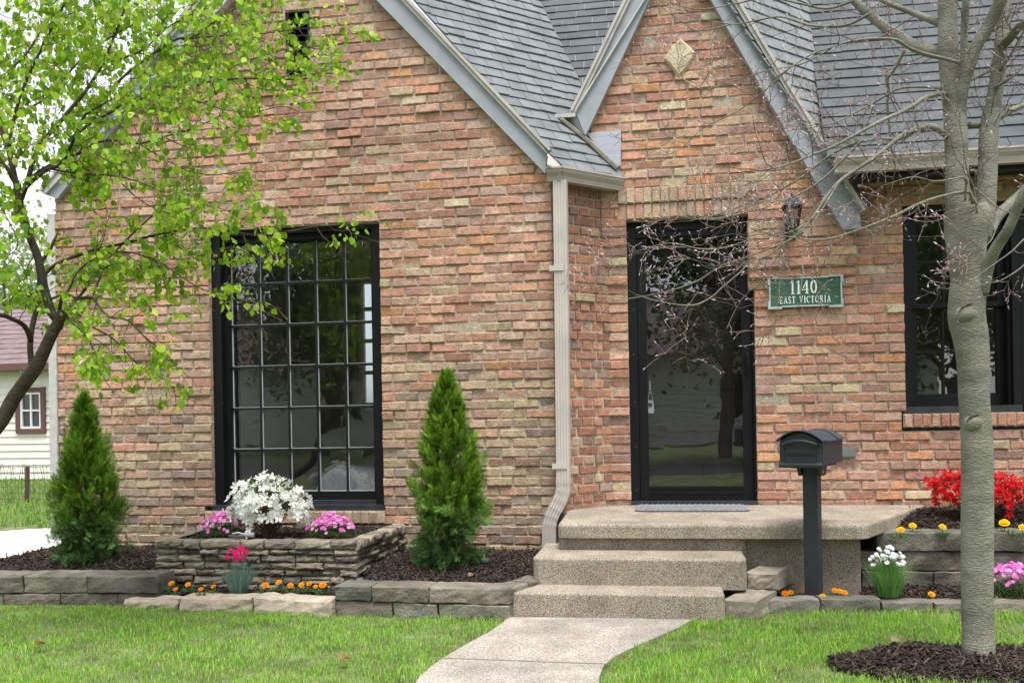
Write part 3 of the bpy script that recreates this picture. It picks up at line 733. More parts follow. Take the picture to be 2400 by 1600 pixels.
DS = spout('downspout', pp, .102, .075, m_spout, crimp=range(3, 15))
for (x, y) in ((1303, 628), (1310, 1092)):
    p = onY(x, y, YS - .042); mb = MB(); mb.box((p.x - .045, p.y, p.z - .02), (p.x + .055, p.y + .006, p.z + .02)); mb.box((p.x - .05, p.y, p.z - .02), (p.x - .045, p.y + .085, p.z + .02)); mb.build('strap', m_spout, DS)
spout('downspout', [onY(131, 500, YW - .02) + Vector((-.055, .04, 0)), onY(131, 1250, YW - .02) + Vector((-.02, .04, 0))], .07, .06, mat('pale_spout', (.55, .54, .53), .5, noise=.1))
# small wall fittings
p = onY(1338, 806, -.36); mb = MB(); q = Od + Ud * .1; dz = onY(1338, 806, -.3).z
mb.slab([q + Nd * .022 + UP * (dz - .035), q + Nd * .022 + Ud * .05 + UP * (dz - .035), q + Nd * .022 + Ud * .05 + UP * (dz + .035), q + Nd * .022 + UP * (dz + .035)], tuple(Nd * -.03)); mb.build('doorbell', m_grey, house)
a, b = onY(1968, 1050, -.02), onY(2007, 1073, -.02); mb = MB(); mb.box((a.x - .06, -.02, b.z), (b.x, .03, a.z)); mb.box((a.x - .05, -.026, b.z + .012), (b.x - .012, -.02, a.z - .008)); mb.build('mail_slot', m_grey, house)

# ------------------------------------------------------------------ wall lantern and address sign
lc = onY(1852, 515, YG); lx, lz = lc.x, lc.z
lan = empty('wall_lantern', (lx, YG, lz - .12), 'black carriage lantern on the entrance gable behind bare twigs', 'lantern')
ly = YG - .11
mb = MB(); mb.box((lx - .035, YG - .014, lz - .15), (lx + .035, YG - .002, lz + .0)); mb.tube([(lx, YG - .014, lz - .1), (lx, ly + .02, lz - .13), (lx, ly, lz - .105)], .012, 8); mb.build('bracket', m_black, lan)
def frustum(mb, c, z0, h0, z1, h1):
    vs = [(c[0] + sx_ * h0, c[1] + sy_ * h0, z0) for sx_, sy_ in ((-1, -1), (1, -1), (1, 1), (-1, 1))] + [(c[0] + sx_ * h1, c[1] + sy_ * h1, z1) for sx_, sy_ in ((-1, -1), (1, -1), (1, 1), (-1, 1))]
    mb.add(vs, [(3, 2, 1, 0), (4, 5, 6, 7)] + [(i, (i + 1) % 4, (i + 1) % 4 + 4, i + 4) for i in range(4)])
mb = MB(); frustum(mb, (lx, ly), lz + .07, .072, lz + .125, .035); frustum(mb, (lx, ly), lz + .125, .03, lz + .14, .022); mb.tube([(lx, ly, lz + .14), (lx, ly, lz + .165), (lx, ly, lz + .175)], [.006, .010, .002], 8); mb.build('cap', mat('lantern_cap', (.03, .04, .05), .7, spec=.2), lan)
mb = MB(); frustum(mb, (lx, ly), lz - .105, .03, lz - .09, .04)
for sx_, sy_ in ((-1, -1), (1, -1), (1, 1), (-1, 1)):
    mb.tube([(lx + sx_ * .036, ly + sy_ * .036, lz - .09), (lx + sx_ * .058, ly + sy_ * .058, lz + .07)], .006, 5)
mb.build('cage', m_black, lan)
mb = MB(); frustum(mb, (lx, ly), lz - .088, .033, lz + .068, .054); mb.build('glass', m_lamp, lan)
mb = MB(); mb.tube([(lx, ly, lz - .088), (lx, ly, lz - .02)], .012, 8, (.75, .72, .62)); mb.build('candle', m_plain, lan)

sa, sb = onY(1799, 648, -.03), onY(1977, 722, -.03)
s0x, s1x = sa.x, sb.x; s0z, s1z = onY(1888, 722, -.03).z, onY(1888, 645, -.03).z; SWd, SHt = s1x - s0x, s1z - s0z
sg = empty('address_sign', ((s0x + s1x) / 2, -.02, s0z), 'green address plaque with silver border reading 1140 East Victoria', 'sign')
mb = MB(); mb.box((s0x + .012, -.03, s0z + .012), (s1x - .012, -.012, s1z - .012)); mb.build('plate', m_green, sg)
mb = MB(); t = .011
o = .012
mb.box((s0x + .1, -.037, s1z - o - t), (s1x - .1, -.013, s1z - o)); mb.box((s0x + .1, -.037, s0z + o), (s1x - .1, -.013, s0z + o + t))
mb.box((s0x + o - .004, -.037, s0z + .06), (s0x + o + t - .004, -.013, s1z - .06)); mb.box((s1x - o - t + .004, -.037, s0z + .06), (s1x - o + .004, -.013, s1z - .06))
for (ex, sgx) in ((s0x, 1), (s1x, -1)):
    for (ez, sgz) in ((s0z, 1), (s1z, -1)):
        mb.box((ex, -.040, ez), (ex + sgx * .1, -.012, ez + sgz * .018)); mb.box((ex, -.0398, ez + sgz * .018), (ex + sgx * .018, -.0122, ez + sgz * .06))
mb.build('border', m_silver, sg)
def arc(cx, cy, rx, ry, a0, a1, n=12): return [(cx + rx * math.cos(math.radians(a0 + (a1 - a0) * i / n)), cy + ry * math.sin(math.radians(a0 + (a1 - a0) * i / n))) for i in range(n + 1)]
TK, TN = .15, .075
GLY = {
    '1': (.42, [([(.24, 0), (.24, 1)], TK), ([(.08, .03), (.40, .03)], TN), ([(.06, .86), (.24, .97)], TN)]),
    '4': (.62, [([(.44, 0), (.44, 1)], TK), ([(.44, .96), (.04, .30)], TN), ([(.02, .28), (.60, .28)], TN), ([(.30, .03), (.58, .03)], TN)]),
    '0': (.62, [(arc(.31, .5, .22, .46, 60, 120, 4), TN), (arc(.31, .5, .22, .46, 120, 240, 10), TK), (arc(.31, .5, .22, .46, 240, 300, 4), TN), (arc(.31, .5, .22, .46, -60, 60, 10), TK)]),
    'E': (.56, [([(.16, 0), (.16, 1)], TK), ([(.04, .96), (.50, .96)], TN), ([(.04, .04), (.52, .04)], TN), ([(.16, .52), (.40, .52)], TN), ([(.49, .96), (.49, .80)], TN), ([(.51, .04), (.51, .22)], TN)]),
    'A': (.68, [([(.12, 0), (.34, 1)], TN), ([(.34, 1), (.56, 0)], TK), ([(.19, .34), (.48, .34)], TN), ([(.02, .03), (.22, .03)], TN), ([(.46, .03), (.68, .03)], TN)]),
    'S': (.50, [(arc(.25, .74, .17, .22, 20, 270, 12), .12), (arc(.25, .27, .18, .24, 90, -160, 12), .12)]),
    'T': (.60, [([(.30, 0), (.30, 1)], TK), ([(.03, .96), (.57, .96)], TN), ([(.05, .96), (.05, .80)], TN), ([(.55, .96), (.55, .80)], TN), ([(.18, .03), (.42, .03)], TN)]),
    'V': (.66, [([(.10, 1), (.33, 0)], TK), ([(.33, 0), (.56, 1)], TN), ([(.0, .97), (.22, .97)], TN), ([(.44, .97), (.66, .97)], TN)]),
    'I': (.32, [([(.16, 0), (.16, 1)], TK), ([(.04, .97), (.28, .97)], TN), ([(.04, .03), (.28, .03)], TN)]),
    'C': (.60, [(arc(.32, .5, .24, .46, 45, 130, 6), TN), (arc(.32, .5, .24, .46, 130, 230, 8), TK), (arc(.32, .5, .24, .46, 230, 315, 6), TN), ([(.50, .95), (.50, .72)], TN)]),
    'O': (.66, [(arc(.33, .5, .24, .46, 50, 130, 6), TN), (arc(.33, .5, .24, .46, 130, 230, 8), TK), (arc(.33, .5, .24, .46, 230, 310, 6), TN), (arc(.33, .5, .24, .46, -50, 50, 8), TK)]),
    'R': (.64, [([(.16, 0), (.16, 1)], TK), ([(.04, .96), (.30, .96)], TN), (arc(.29, .74, .20, .22, 90, -90, 10), .11), ([(.16, .51), (.30, .51)], TN), ([(.32, .50), (.56, .0)], TK), ([(.04, .03), (.28, .03)], TN), ([(.48, .03), (.64, .03)], TN)]),
    ' ': (.42, [])}
def write(mb, text, xc, z0, h, asp, y, gap=.12):
    wd = sum(GLY[c][0] + gap for c in text) - gap; x = xc - wd * h * asp / 2; lay = 0
    for c in text:
        for pts, th in GLY[c][1]:
            for i in range(len(pts) - 1):
                a, b = Vector((pts[i][0], pts[i][1])), Vector((pts[i + 1][0], pts[i + 1][1])); d = (b - a)
                if d.length < 1e-6: continue
                d.normalize(); nrm = Vector((-d.y, d.x)) * th / 2; e = d * (.02 if len(pts) > 2 else 0)
                q = [a - e + nrm, a - e - nrm, b + e - nrm, b + e + nrm]; lay = (lay + 1) % 7
                mb.slab([(x + p.x * h * asp, y - lay * .0002, z0 + p.y * h) for p in q], (0, .006, 0))
        x += (GLY[c][0] + gap) * h * asp
mb = MB(); xc = (s0x + s1x) / 2 - .005
write(mb, '1140', xc - .008, s0z + SHt * .44, SHt * .40, .82, -.036); write(mb, 'EAST VICTORIA', xc + .002, s0z + SHt * .155, SHt * .21, .80, -.036, .14)
mb.build('lettering', mat('sign_letter', (.74, .82, .82), .5), sg)

# ------------------------------------------------------------------ ground, path, steps
ground = MB(); S = 400
ground.add([(-S, -S, -.012), (S, -S, -.012), (S, S, -.012), (-S, S, -.012)], [(0, 1, 2, 3)]); tag(ground.build('ground', m_ground), kind='structure')
def zpoly(px, z): return [onZ(x, y, z) for x, y in px]
PATH_L = [(1196, 1447), (1150, 1480), (1100, 1507), (1052, 1535), (1012, 1562), (985, 1585), (968, 1610), (955, 1650), (950, 1720)]
PATH_R = [(1625, 1452), (1590, 1472), (1545, 1492), (1490, 1515), (1440, 1540), (1414, 1562), (1404, 1590), (1405, 1620), (1415, 1660), (1440, 1720)]
pl, pr = zpoly(PATH_L, 0), zpoly(PATH_R, 0)
path_poly = [(p.x, p.y) for p in pl] + [(p.x, p.y) for p in reversed(pr)]
pe = onZ(1200, 1720, 0)
mb = MB(); tp = [Vector((x, y, .006)) for x, y in path_poly]
mb.slab(tp, (0, 0, -.06)); tag(mb.build('path', m_path), kind='structure')
j0, j1 = onZ(1005, 1541, .0065), onZ(1432, 1556, .0065)
mb = MB(); q = [Vector((j0.x + .02, j0.y, .0085)), Vector((j1.x - .02, j1.y, .0085)), Vector((j1.x - .02, j1.y + .012, .0085)), Vector((j0.x + .02, j0.y + .012, .0085))]
mb.slab(q, (0, 0, -.002)); tag(mb.build('path_joint', mat('joint_dirt', (.21, .185, .155), 1)), kind='structure')

steps = empty('front_steps', (0.3, -1.3, 0), 'exposed aggregate concrete porch steps with wide landing at the black door', 'steps')
def prism(mb, poly, z0, z1, rnd=.015, col=(.5, .5, .5)):
    """a slab with a rounded upper edge; poly is a convex list of (x, y)"""
    c = Vector((sum(p[0] for p in poly) / len(poly), sum(p[1] for p in poly) / len(poly)))
    P = [Vector(p) for p in poly]; n = len(P)
    def inset(d):
        out = []
        for i in range(n):
            a, b, q = P[i - 1], P[i], P[(i + 1) % n]
            e1, e2 = (b - a).normalized(), (q - b).normalized()
            n1, n2 = Vector((-e1.y, e1.x)), Vector((-e2.y, e2.x))
            if n1.dot(c - b) < 0: n1 = -n1
            if n2.dot(c - b) < 0: n2 = -n2
            m_ = (n1 + n2); m_ = m_ / max(.3, m_.dot(n1)); out.append(b + m_ * d)
        return out
    rings = [([p for p in P], z0), ([p for p in P], z1 - rnd)]
    for a in (30, 60, 90): rings.append((inset(rnd * (1 - math.cos(math.radians(a)))), z1 - rnd + rnd * math.sin(math.radians(a))))
    vs = [(p.x, p.y, z) for R, z in rings for p in R]
    fs = [(k * n + i, k * n + (i + 1) % n, (k + 1) * n + (i + 1) % n, (k + 1) * n + i) for k in range(len(rings) - 1) for i in range(n)]
    fs.append(tuple((len(rings) - 1) * n + i for i in range(n))); fs.append(tuple(range(n))[::-1]); mb.add(vs, fs, col)
def roundc(x0, x1, y0, y1, r=.06):     # rectangle whose front (low y) corners are rounded
    out = [(x1, y1), (x0, y1)]
    for k in range(5): a = math.pi + math.pi / 2 * k / 4; out.append((x0 + r + math.cos(a) * r, y0 + r + math.sin(a) * r))
    for k in range(5): a = 1.5 * math.pi + math.pi / 2 * k / 4; out.append((x1 - r + math.cos(a) * r, y0 + r + math.sin(a) * r))
    return out
ys1 = onZ(1400, 1449, 0).y; zs1 = onY(1400, 1391, ys1).z
ys2 = onZ(1450, 1371, zs1).y; zs2 = onY(1450, 1309, ys2).z
ys3 = onZ(1500, 1288, zs2).y; yl = ys3 - .045; zs3 = onY(1500, 1228, yl).z
s1a, s1b = onY(1197, 1420, ys1).x, onY(1700, 1420, ys1).x
s2a, s2b = onY(1247, 1340, ys2).x, onY(1752, 1340, ys2).x
la, lb_ = onY(1306, 1240, yl).x, onY(2044, 1240, yl).x; lb2 = onZ(2190, 1190, zs3).x
mb = MB(); prism(mb, roundc(s1a, s1b, ys1, ys2 + .3, .03), -.08, zs1, .012); mb.build('step', m_step, steps)
mb = MB(); prism(mb, roundc(s2a, s2b, ys2, ys3 + .3, .06), zs1 - .02, zs2, .014); mb.build('step', m_step, steps)
mb = MB(); prism(mb, roundc(la + .0, s2b + .03, ys3, -.05, .04), 0, zs3 - .085, .02); mb.build('riser', m_step, steps)
mb = MB()
ld = [(lb2, -.012), (XD + .1, -.012), (XD - .03, -.04), (XR + .01, YW - .02), (la - .02, YW - .06)]
r = .05
for k in range(4): a = math.pi + math.pi / 2 * k / 3; ld.append((la + r + math.cos(a) * r, yl + r + math.sin(a) * r))
r = .09
for k in range(5): a = 1.5 * math.pi + math.pi / 2 * .8 * k / 4; ld.append((lb_ - r + math.cos(a) * r, yl + r + math.sin(a) * r))
prism(mb, ld, zs3 - .088, zs3, .02); mb.build('landing', m_step, steps)
fa, fb = onY(1800, 1320, ys3 + .1).x, onY(2014, 1320, ys3 + .1).x
mb = MB(); mb.box((s2b + .03, ys3 + .06, -.05), (fb, -.05, zs3 - .09)); mb.build('foundation', m_step, steps, label='shaded concrete base under the landing')

# doormat
ma, mbx = onZ(1490, 1192, zs3), onZ(1752, 1192, zs3)
y0m, y1m = onZ(1620, 1199, zs3).y, -.05
mb = MB(); vs = []; cs = []; nx_, ny_ = 60, 12
r2 = random.Random(5)
for i in range(nx_ + 1):
    for j in range(ny_ + 1):
        fx, fy = i / nx_, j / ny_
        e = min(fx * 8, (1 - fx) * 8, 1); ins = (1 - e) ** 2 * .03
        x = ma.x + (mbx.x - ma.x) * fx; yv = y0m + ins + (y1m - y0m - 2 * ins) * fy
        vs.append((x, yv, zs3 + .014 + .004 * math.sin(i * 2.1 + j * 1.3) + (-.008 if i in (0, nx_) or j in (0, ny_) else 0)))
        g = .16 + .16 * ((i + j) % 3 == 0) + r2.uniform(-.03, .03); cs.append((g, g * 1.02, g * 1.1) if not (j < 2 and i % 6 < 2) else (.04, .12, .10))
mb.add(vs, [(i * (ny_ + 1) + j, (i + 1) * (ny_ + 1) + j, (i + 1) * (ny_ + 1) + j + 1, i * (ny_ + 1) + j + 1) for i in range(nx_) for j in range(ny_)], cols=cs)
q = [(vs[i * (ny_ + 1)][0], vs[i * (ny_ + 1)][1] - .002, zs3 + .009) for i in range(nx_ + 1)]
mb.tube(q, .008, 6, (.2, .21, .23)); dm = mb.build('doormat', m_mat); tag(dm, 'grey braided doormat lying on the concrete landing', 'doormat')

# ------------------------------------------------------------------ planter and bed walls
STN = [(.22, .195, .15), (.18, .165, .135), (.25, .22, .17), (.15, .14, .12), (.28, .245, .185), (.19, .165, .125)]
def stack(mb, O, U, N, length, z0, z1, r, hs=(.034, .058), ls=(.08, .24), d=.1, cap=True):
    z = z0
    rows = []
    while z < z1 - .02:
        h = min(r.uniform(*hs), z1 - z);
        if z1 - z - h < .025: h = z1 - z
        rows.append((z, z + h)); z += h
    for (a, b) in rows:
        last = b > z1 - .002; u = -.0
        while u < length - .001:
            L = r.uniform(*ls) * (1.25 if last else 1); e = u + L
            if length - e < .06: e = length
            if b - a > .05 and r.random() < .14 and not last:      # two thin stones instead of one
                m_ = (a + b) / 2 + r.uniform(-.006, .006)
                for (p, q) in ((a, m_), (m_, b)):
                    block(mb, O, U, N, u + .003, e - .003, p + .0025, q - .0025, d, jit(r.choice(STN), .15, r), nx=4, nz=2, ch=.007, jt=.004, off=r.gauss(0, .009), bulge=.006, r=r, tilt=.005)
            else:
                block(mb, O, U, N, u + .003, e - .003, a + .003, b - (.003 if not last else 0), d, jit(r.choice(STN), .15, r), nx=5, nz=3, ch=.008, jt=.0045, off=r.gauss(.015 if last else 0, .009), bulge=.008, r=r, tilt=.006)
            u = e
YP = -1.32; zpt = onY(600, 1266, YP).z
pxa, pxb = onY(365, 1330, YP).x, onY(836, 1310, YP).x
planter = empty('stone_planter', ((pxa + pxb) / 2, YP + .4, 0), 'long mossy fieldstone planter under the picture window', 'planter')
r3 = random.Random(11); mb = MB()
stack(mb, Vector((pxa, YP, 0)), XA, NF, pxb - pxa, -.02, zpt, r3)
rb = Vector((pxb + .05, YW, 0)); Ur = (rb - Vector((pxb, YP, 0))); Lr = Ur.length; Ur.normalize(); Nr = Vector((Ur.y, -Ur.x, 0))
stack(mb, Vector((pxb, YP, 0)), Ur, Nr, Lr, -.02, zpt, r3)
stack(mb, Vector((pxa, YW, 0)), -YA, Vector((-1, 0, 0)), YW - YP, -.02, zpt, r3)
mb.box((pxa + .022, YP + .022, -.05), (pxb - .022, YW + .02, zpt - .07), (.09, .08, .06))
mb.build('stone_wall', m_stone, planter)
def mound(name, poly, zf, mats, n=26, parent=None):
    """a soil surface over a convex polygon; zf(x, y) gives its height"""
    xs = [p[0] for p in poly]; ysq = [p[1] for p in poly]; mb = MB()
    X, Y = np.meshgrid(np.linspace(min(xs), max(xs), n + 1), np.linspace(min(ysq), max(ysq), n + 1)); pts = np.stack([X.ravel(), Y.ravel()], 1)
    vs = [(x, y, zf(x, y)) for x, y in pts]; fs = []
    cen = np.array([[(pts[i][0] + pts[i + n + 2][0]) / 2, (pts[i][1] + pts[i + n + 2][1]) / 2] for i in range((n + 1) * n - 1)]); ok = pip(cen, poly)
    for i in range((n + 1) * n - 1):
        if i % (n + 1) == n or not ok[i]: continue
        fs.append((i, i + 1, i + n + 2, i + n + 1))
    mb.add(vs, fs); return mb.build(name, mats, parent, smooth=True)
def chips(name, poly, zf, count, seed, cols, size=(.015, .045), label=None, kind='stuff', flat=.35, parent=None):
    g = np.random.default_rng(seed); xs = [p[0] for p in poly]; yq = [p[1] for p in poly]; n = count * 3
    P = np.stack([g.uniform(min(xs), max(xs), n), g.uniform(min(yq), max(yq), n)], 1); P = P[pip(P, poly)][:count]; n = len(P)
    z = np.array([zf(x, y) for x, y in P]); a = g.uniform(0, 2 * math.pi, n); el = g.normal(0, flat, n); ro = g.normal(0, .6, n)
    L = g.uniform(*size, n); Wd = L * g.uniform(.12, .35, n); T = Wd * .35
    d = np.stack([np.cos(a) * np.cos(el), np.sin(a) * np.cos(el), np.sin(el)], 1); s = np.stack([-np.sin(a), np.cos(a), np.zeros(n)], 1)
    u = np.cross(d, s); s2 = s * np.cos(ro)[:, None] + u * np.sin(ro)[:, None]; u2 = np.cross(d, s2)
    c = np.stack([P[:, 0], P[:, 1], z + .004 + L * np.abs(np.sin(el)) * .4], 1)
    off = [(-1, -1, -1), (1, -.7, -1), (1, .7, -1), (-1, 1, -1), (-1, -1, 1), (1, -.7, 1), (1, .7, 1), (-1, 1, 1)]
    V = np.stack([c + d * (L / 2 * o[0])[:, None] + s2 * (Wd / 2 * o[1])[:, None] + u2 * (T / 2 * o[2])[:, None] for o in off], 1).reshape(-1, 3)
    base = np.arange(n)[:, None, None] * 8; fq = np.array([(0, 3, 2, 1), (4, 5, 6, 7), (0, 1, 5, 4), (1, 2, 6, 5), (2, 3, 7, 6), (3, 0, 4, 7)])
    Fc = (base + fq[None]).reshape(-1, 4); C = np.array(cols)[g.integers(0, len(cols), n)] * g.uniform(.7, 1.3, (n, 1))
    o = np_mesh(name, V, Fc, np.repeat(C, 8, 0), m_chip, parent)
    return tag(o, label=label, kind=kind)
MUL = [(.03, .022, .018), (.045, .034, .028), (.022, .017, .015), (.06, .045, .035), (.075, .06, .05)]
pp_ = [(pxa + .06, YP + .07), (pxb - .05, YP + .07), (pxb - .0, YW + .0), (pxa + .06, YW + .0)]
zpl = lambda x, y: zpt - .035 + .012 * math.sin(9 * x) * math.cos(7 * y)
mound('soil', pp_, zpl, m_soil, parent=planter)
chips('mulch', pp_, zpl, 5000, 1, MUL, (.01, .035))

BLK = [(.18, .162, .135), (.155, .142, .12), (.21, .19, .16)]
def bed_wall(name, runs, label, group=None, cat='retaining wall', base=None):
    """runs: list of (p0, p1, [(z0, z1, [cuts])], depth); every block is a part"""
    root = empty(name, base or (runs[0][0][0], runs[0][0][1], 0), label, cat, group)
    for (p0, p1, courses, d) in runs:
        a, b = Vector((p0[0], p0[1], 0)), Vector((p1[0], p1[1], 0)); U = (b - a); L = U.length; U.normalize(); N = Vector((U.y, -U.x, 0))
        for (z0, z1, cuts, stp) in courses:
            cs = [0] + [c * L for c in cuts] + [L]
            for i in range(len(cs) - 1):
                m2 = MB(); nx = max(4, int((cs[i + 1] - cs[i]) / .05))
                block(m2, a, U, N, cs[i] + .003, cs[i + 1] - .003, z0 + .002, z1 - .002, d, jit(rng.choice(BLK), .14), nx=nx, nz=3, ch=.006, jt=.0042, off=stp + rng.gauss(0, .004), bulge=.003, tilt=.004)
                m2.build('block', m_block, root)
    return root
def zat(px, py, Y): return onY(px, py, Y).z
# left bed
yl0 = onZ(150, 1417, 0).y
zl1 = zat(150, 1352, yl0); zlm = zat(150, 1394, yl0)
xa, xb = onY(-60, 1400, yl0).x, onY(372, 1400, yl0 + .1).x
bed_wall('retaining_wall', [((xa, yl0), (xb, yl0 + .1), [(-.04, zlm, [.16, .47, .78], 0), (zlm, zl1, [.27, .62], .006)], .24)], 'low mossy block wall below the broad left arborvitae', 'block retaining walls')
yc0 = onZ(980, 1446, 0).y
zc1 = zat(980, 1377, yc0); zcm = zat(980, 1415, yc0)
xc0, xc1 = onY(776, 1410, yc0).x, onY(1194, 1420, yc0).x
ret1 = (s2a - .02, onZ(1245, 1352, zc1).y + .12)
bed_wall('retaining_wall', [((xc0, yc0 + .06), (xc1, yc0), [(-.04, zcm, [.34, .60], 0), (zcm, zc1, [.22, .55], .006)], .2), ((xc1, yc0 + .006), (s1a + .17, ys2 + .12), [(-.04, zcm, [.5], 0), (zcm, zc1, [.5], .0)], .14)], 'low mossy block wall beside the concrete steps', 'block retaining walls')
# small left return of the middle bed
mid_l = [(xc0, yc0 + .07), (xc0 + .28, YP + .0)]
# tan edging stones in front of the planter
ed = [((284, 1420), (417, 1423), 1397, 1396, 'short buff edging stone at the left end, beside the mossy block wall'), ((419, 1424), (592, 1430), 1390, 1393, 'middle buff edging stone in front of the pink dianthus'), ((590, 1430), (776, 1441), 1391, 1404, 'long buff edging stone with a pale chipped end, right of the dianthus')]
for i, (p, q, ta_, tb_, lab) in enumerate(ed):
    a, b = onZ(*p, 0), onZ(*q, 0); U = (b - a); L = U.length; U.normalize(); N = Vector((U.y, -U.x, 0)); m2 = MB()
    h0 = zat(p[0], ta_ + 7, a.y); block(m2, a, U, N, .004, L - .004, -.03, h0, .15, jit((.42, .35, .275), .06), nx=9, nz=3, ch=.012, jt=.007, off=0, bulge=.008, tilt=.008)
    o = m2.build('edging_stone', m_tan); tag(o, lab, 'stone', 'buff edging stones')
# blocks right of the steps
def loose_block(fl, fr, br, zb, zt_, lab):
    """fl, fr: front corners of the top face, br: its back right corner, all as photo pixels"""
    a, b, c = onZ(*fl, zt_), onZ(*fr, zt_), onZ(*br, zt_); U = (b - a); L = U.length; U.normalize(); B = (c - b); D = B.length; N = -B.normalized(); a.z = 0; m2 = MB()
    block(m2, a, U, N, .002, L - .002, zb, zt_, D, jit((.27, .24, .195), .06), nx=7, nz=4, ch=.009, jt=.005, off=0, bulge=.005, tilt=.005)
    o = m2.build('stone_block', m_tan); tag(o, lab, 'stone', 'loose blocks beside the steps')
yk = ys1 + .12
zk = zat(1730, 1404, yk)
loose_block((1694, 1405), (1777, 1407), (1822, 1382), -.03, zk, 'lower grey block beside the bottom step')
zk2 = zk + .105
loose_block((1748, 1340), (1822, 1342), (1879, 1314), zk - .002, zk2, 'upper tilted grey block beside the second step')
# right bed: front edging and three-course wall
ye0 = onZ(2000, 1428, 0).y
ze = zat(2000, 1409, ye0)
ea, eb = onY(1780, 1425, ye0 - .1).x, onY(2480, 1425, ye0 + .05).x
bed_wall('stone_edging', [((ea, ye0 - .09), (ea + (eb - ea) * .42, ye0), [(-.04, ze + .02, [.5], 0)], .12), ((ea + (eb - ea) * .42, ye0 + .004), (eb, ye0 + .04), [(-.04, ze, [.3, .62], 0)], .12)], 'low grey stone edging along the mulch right of the mailbox post', cat='edging', base=(ea, ye0, 0))
yr0 = -.88
zr = [zat(2200, y, yr0) for y in (1384, 1339, 1292, 1246)]
r0, r1, r2_ = onY(2018, 1350, yr0).x, onY(2014, 1310, yr0).x, onY(2052, 1265, yr0).x; rE = 4.6
bed_wall('retaining_wall', [((r0, yr0), (rE, yr0), [(-.02, zr[1], [.13, .38, .63], 0)], .2), ((r1, yr0 + .01), (rE, yr0 + .01), [(zr[1], zr[2], [.22, .42, .62, .8], 0)], .2), ((r2_, yr0), (rE, yr0), [(zr[2], zr[3], [.33, .52, .76], .004)], .22)], 'three course block wall right of the landing holding the upper flower bed', 'block retaining walls')

# soil and mulch of the beds
def bed(name, poly, zf, cnt, seed, label):
    o = mound(name, poly, zf, m_soil); tag(o, kind='structure')
    chips('mulch', poly, zf, cnt, seed, MUL, (.015, .05), label)
zb_l = lambda x, y: zl1 - .045 + .012 * math.sin(5 * x + 2 * y) + .05 * max(0, min(1, (y - yl0 - .3) / .4)) + .05 * max(0, min(1, (x - xb + .9) / .6)) * max(0, min(1, (y - yl0 - .15) / .3))
bed('bed_soil', [(XL - .15, yl0 + .25), (xb - .05, yl0 + .33), (pxa + .01, YP - .05), (pxa + .01, YW + .03), (XL + .05, YW + .03)], zb_l, 6000, 2, 'dark bark mulch around the broad left arborvitae')
zb_c = lambda x, y: zc1 - .045 + .01 * math.sin(6 * x + 3 * y) + .05 * max(0, min(1, (y - yc0 - .3) / .5))
bed('bed_soil', [(xc0 + .14, yc0 + .23), (xc1 - .10, yc0 + .21), (s2a - .05, ys2 + .1), (la - .02, YW + .03), (pxb + .1, YW + .03), (pxb + .03, YP + .1)], zb_c, 6000, 3, 'dark bark mulch around the tall right arborvitae')
zb_p = lambda x, y: .04 + .01 * math.sin(8 * x)
bed('bed_soil', [(onZ(360, 1415, 0).x, yl0 + .2), (xc0, yc0 + .2), (xc0 + .15, YP + .02), (pxa - .05, YP + .02)], zb_p, 2500, 4, 'dark mulch strip between the buff edging stones and the planter')
zb_f = lambda x, y: (ze - .035) + .018 * math.sin(4 * x + 1) * math.sin(5 * y) + (zr[0] + .01 - ze + .035) * max(0, min(1, (y - ye0) / (yr0 - ye0)))
bed('bed_soil', [(onY(1770, 1400, ye0).x, ye0 - .04), (eb, ye0 + .1), (rE, yr0 + .05), (r0, yr0 + .05), (s2b + .02, ys3 + .1), (s2b + .02, ys2 + .3)], zb_f, 7000, 5, 'dark bark mulch around the mailbox post')
zb_u = lambda x, y: zr[3] - .025 + .02 * math.sin(6 * x + 4 * y) + .10 * max(0, min(1, (y - yr0 - .2) / .5))
bed('bed_soil', [(r2_ + .02, yr0 + .18), (rE, yr0 + .18), (rE, .02), (lb2 - .02, .02)], zb_u, 5000, 6, 'dark bark mulch of the upper bed under the red azalea')
tb = onZ(2293, 1556, 0)
def zb_t(x, y):
    rr = math.hypot((x - tb.x) / .66, (y - tb.y) / .3); return max(-.03, .05 * (1 - rr ** 1.6)) + .010 * math.sin(11 * x + 7 * y)
tpoly = [(tb.x + .66 * math.cos(a), tb.y - .06 + .30 * math.sin(a)) for a in np.linspace(0, 2 * math.pi, 24, endpoint=False)]
bed('tree_mound', tpoly, zb_t, 6000, 7, 'dark bark mulch mound around the foot of the bare tree')

# ------------------------------------------------------------------ mailbox
mp = onZ(1910, 1392, .07); MX, MY = mp.x, mp.y + .04
mz = zat(1905, 1088, MY)
mbx_ = empty('mailbox', (MX, MY, 0), 'black plastic post mounted mailbox with arched top beside the steps', 'mailbox', rz=-math.radians(23.5))
mb = MB(); pw = .043
mb.add([(sx_ * pw, sy_ * pw, z) for z in (-.05, mz) for sx_, sy_ in ((-1, -1), (1, -1), (1, 1), (-1, 1))], [(0, 1, 5, 4), (1, 2, 6, 5), (2, 3, 7, 6), (3, 0, 4, 7), (4, 5, 6, 7)]); mb.build('post', m_mail, mbx_, local=True)
mb = MB()
for s in (-1, 1):
    mb.slab([(s * (pw + .003), -.09, mz - .01), (s * (pw + .003), .1, mz - .01), (s * (pw + .003), .07, mz - .065), (s * (pw + .003), -.05, mz - .065)], (s * .02, 0, 0))
mb.box((-pw - .02, -.2, mz - .012), (pw + .02, .2, mz + .004)); mb.build('bracket', m_mail, mbx_, local=True)
mb = MB(); mb.tube([(pw + .023, -.02, mz - .04), (pw + .03, -.02, mz - .04)], .011, 8); mb.build('bolt', m_steel, mbx_, local=True)
bw, b0z, shd = .122, mz + .008, .135
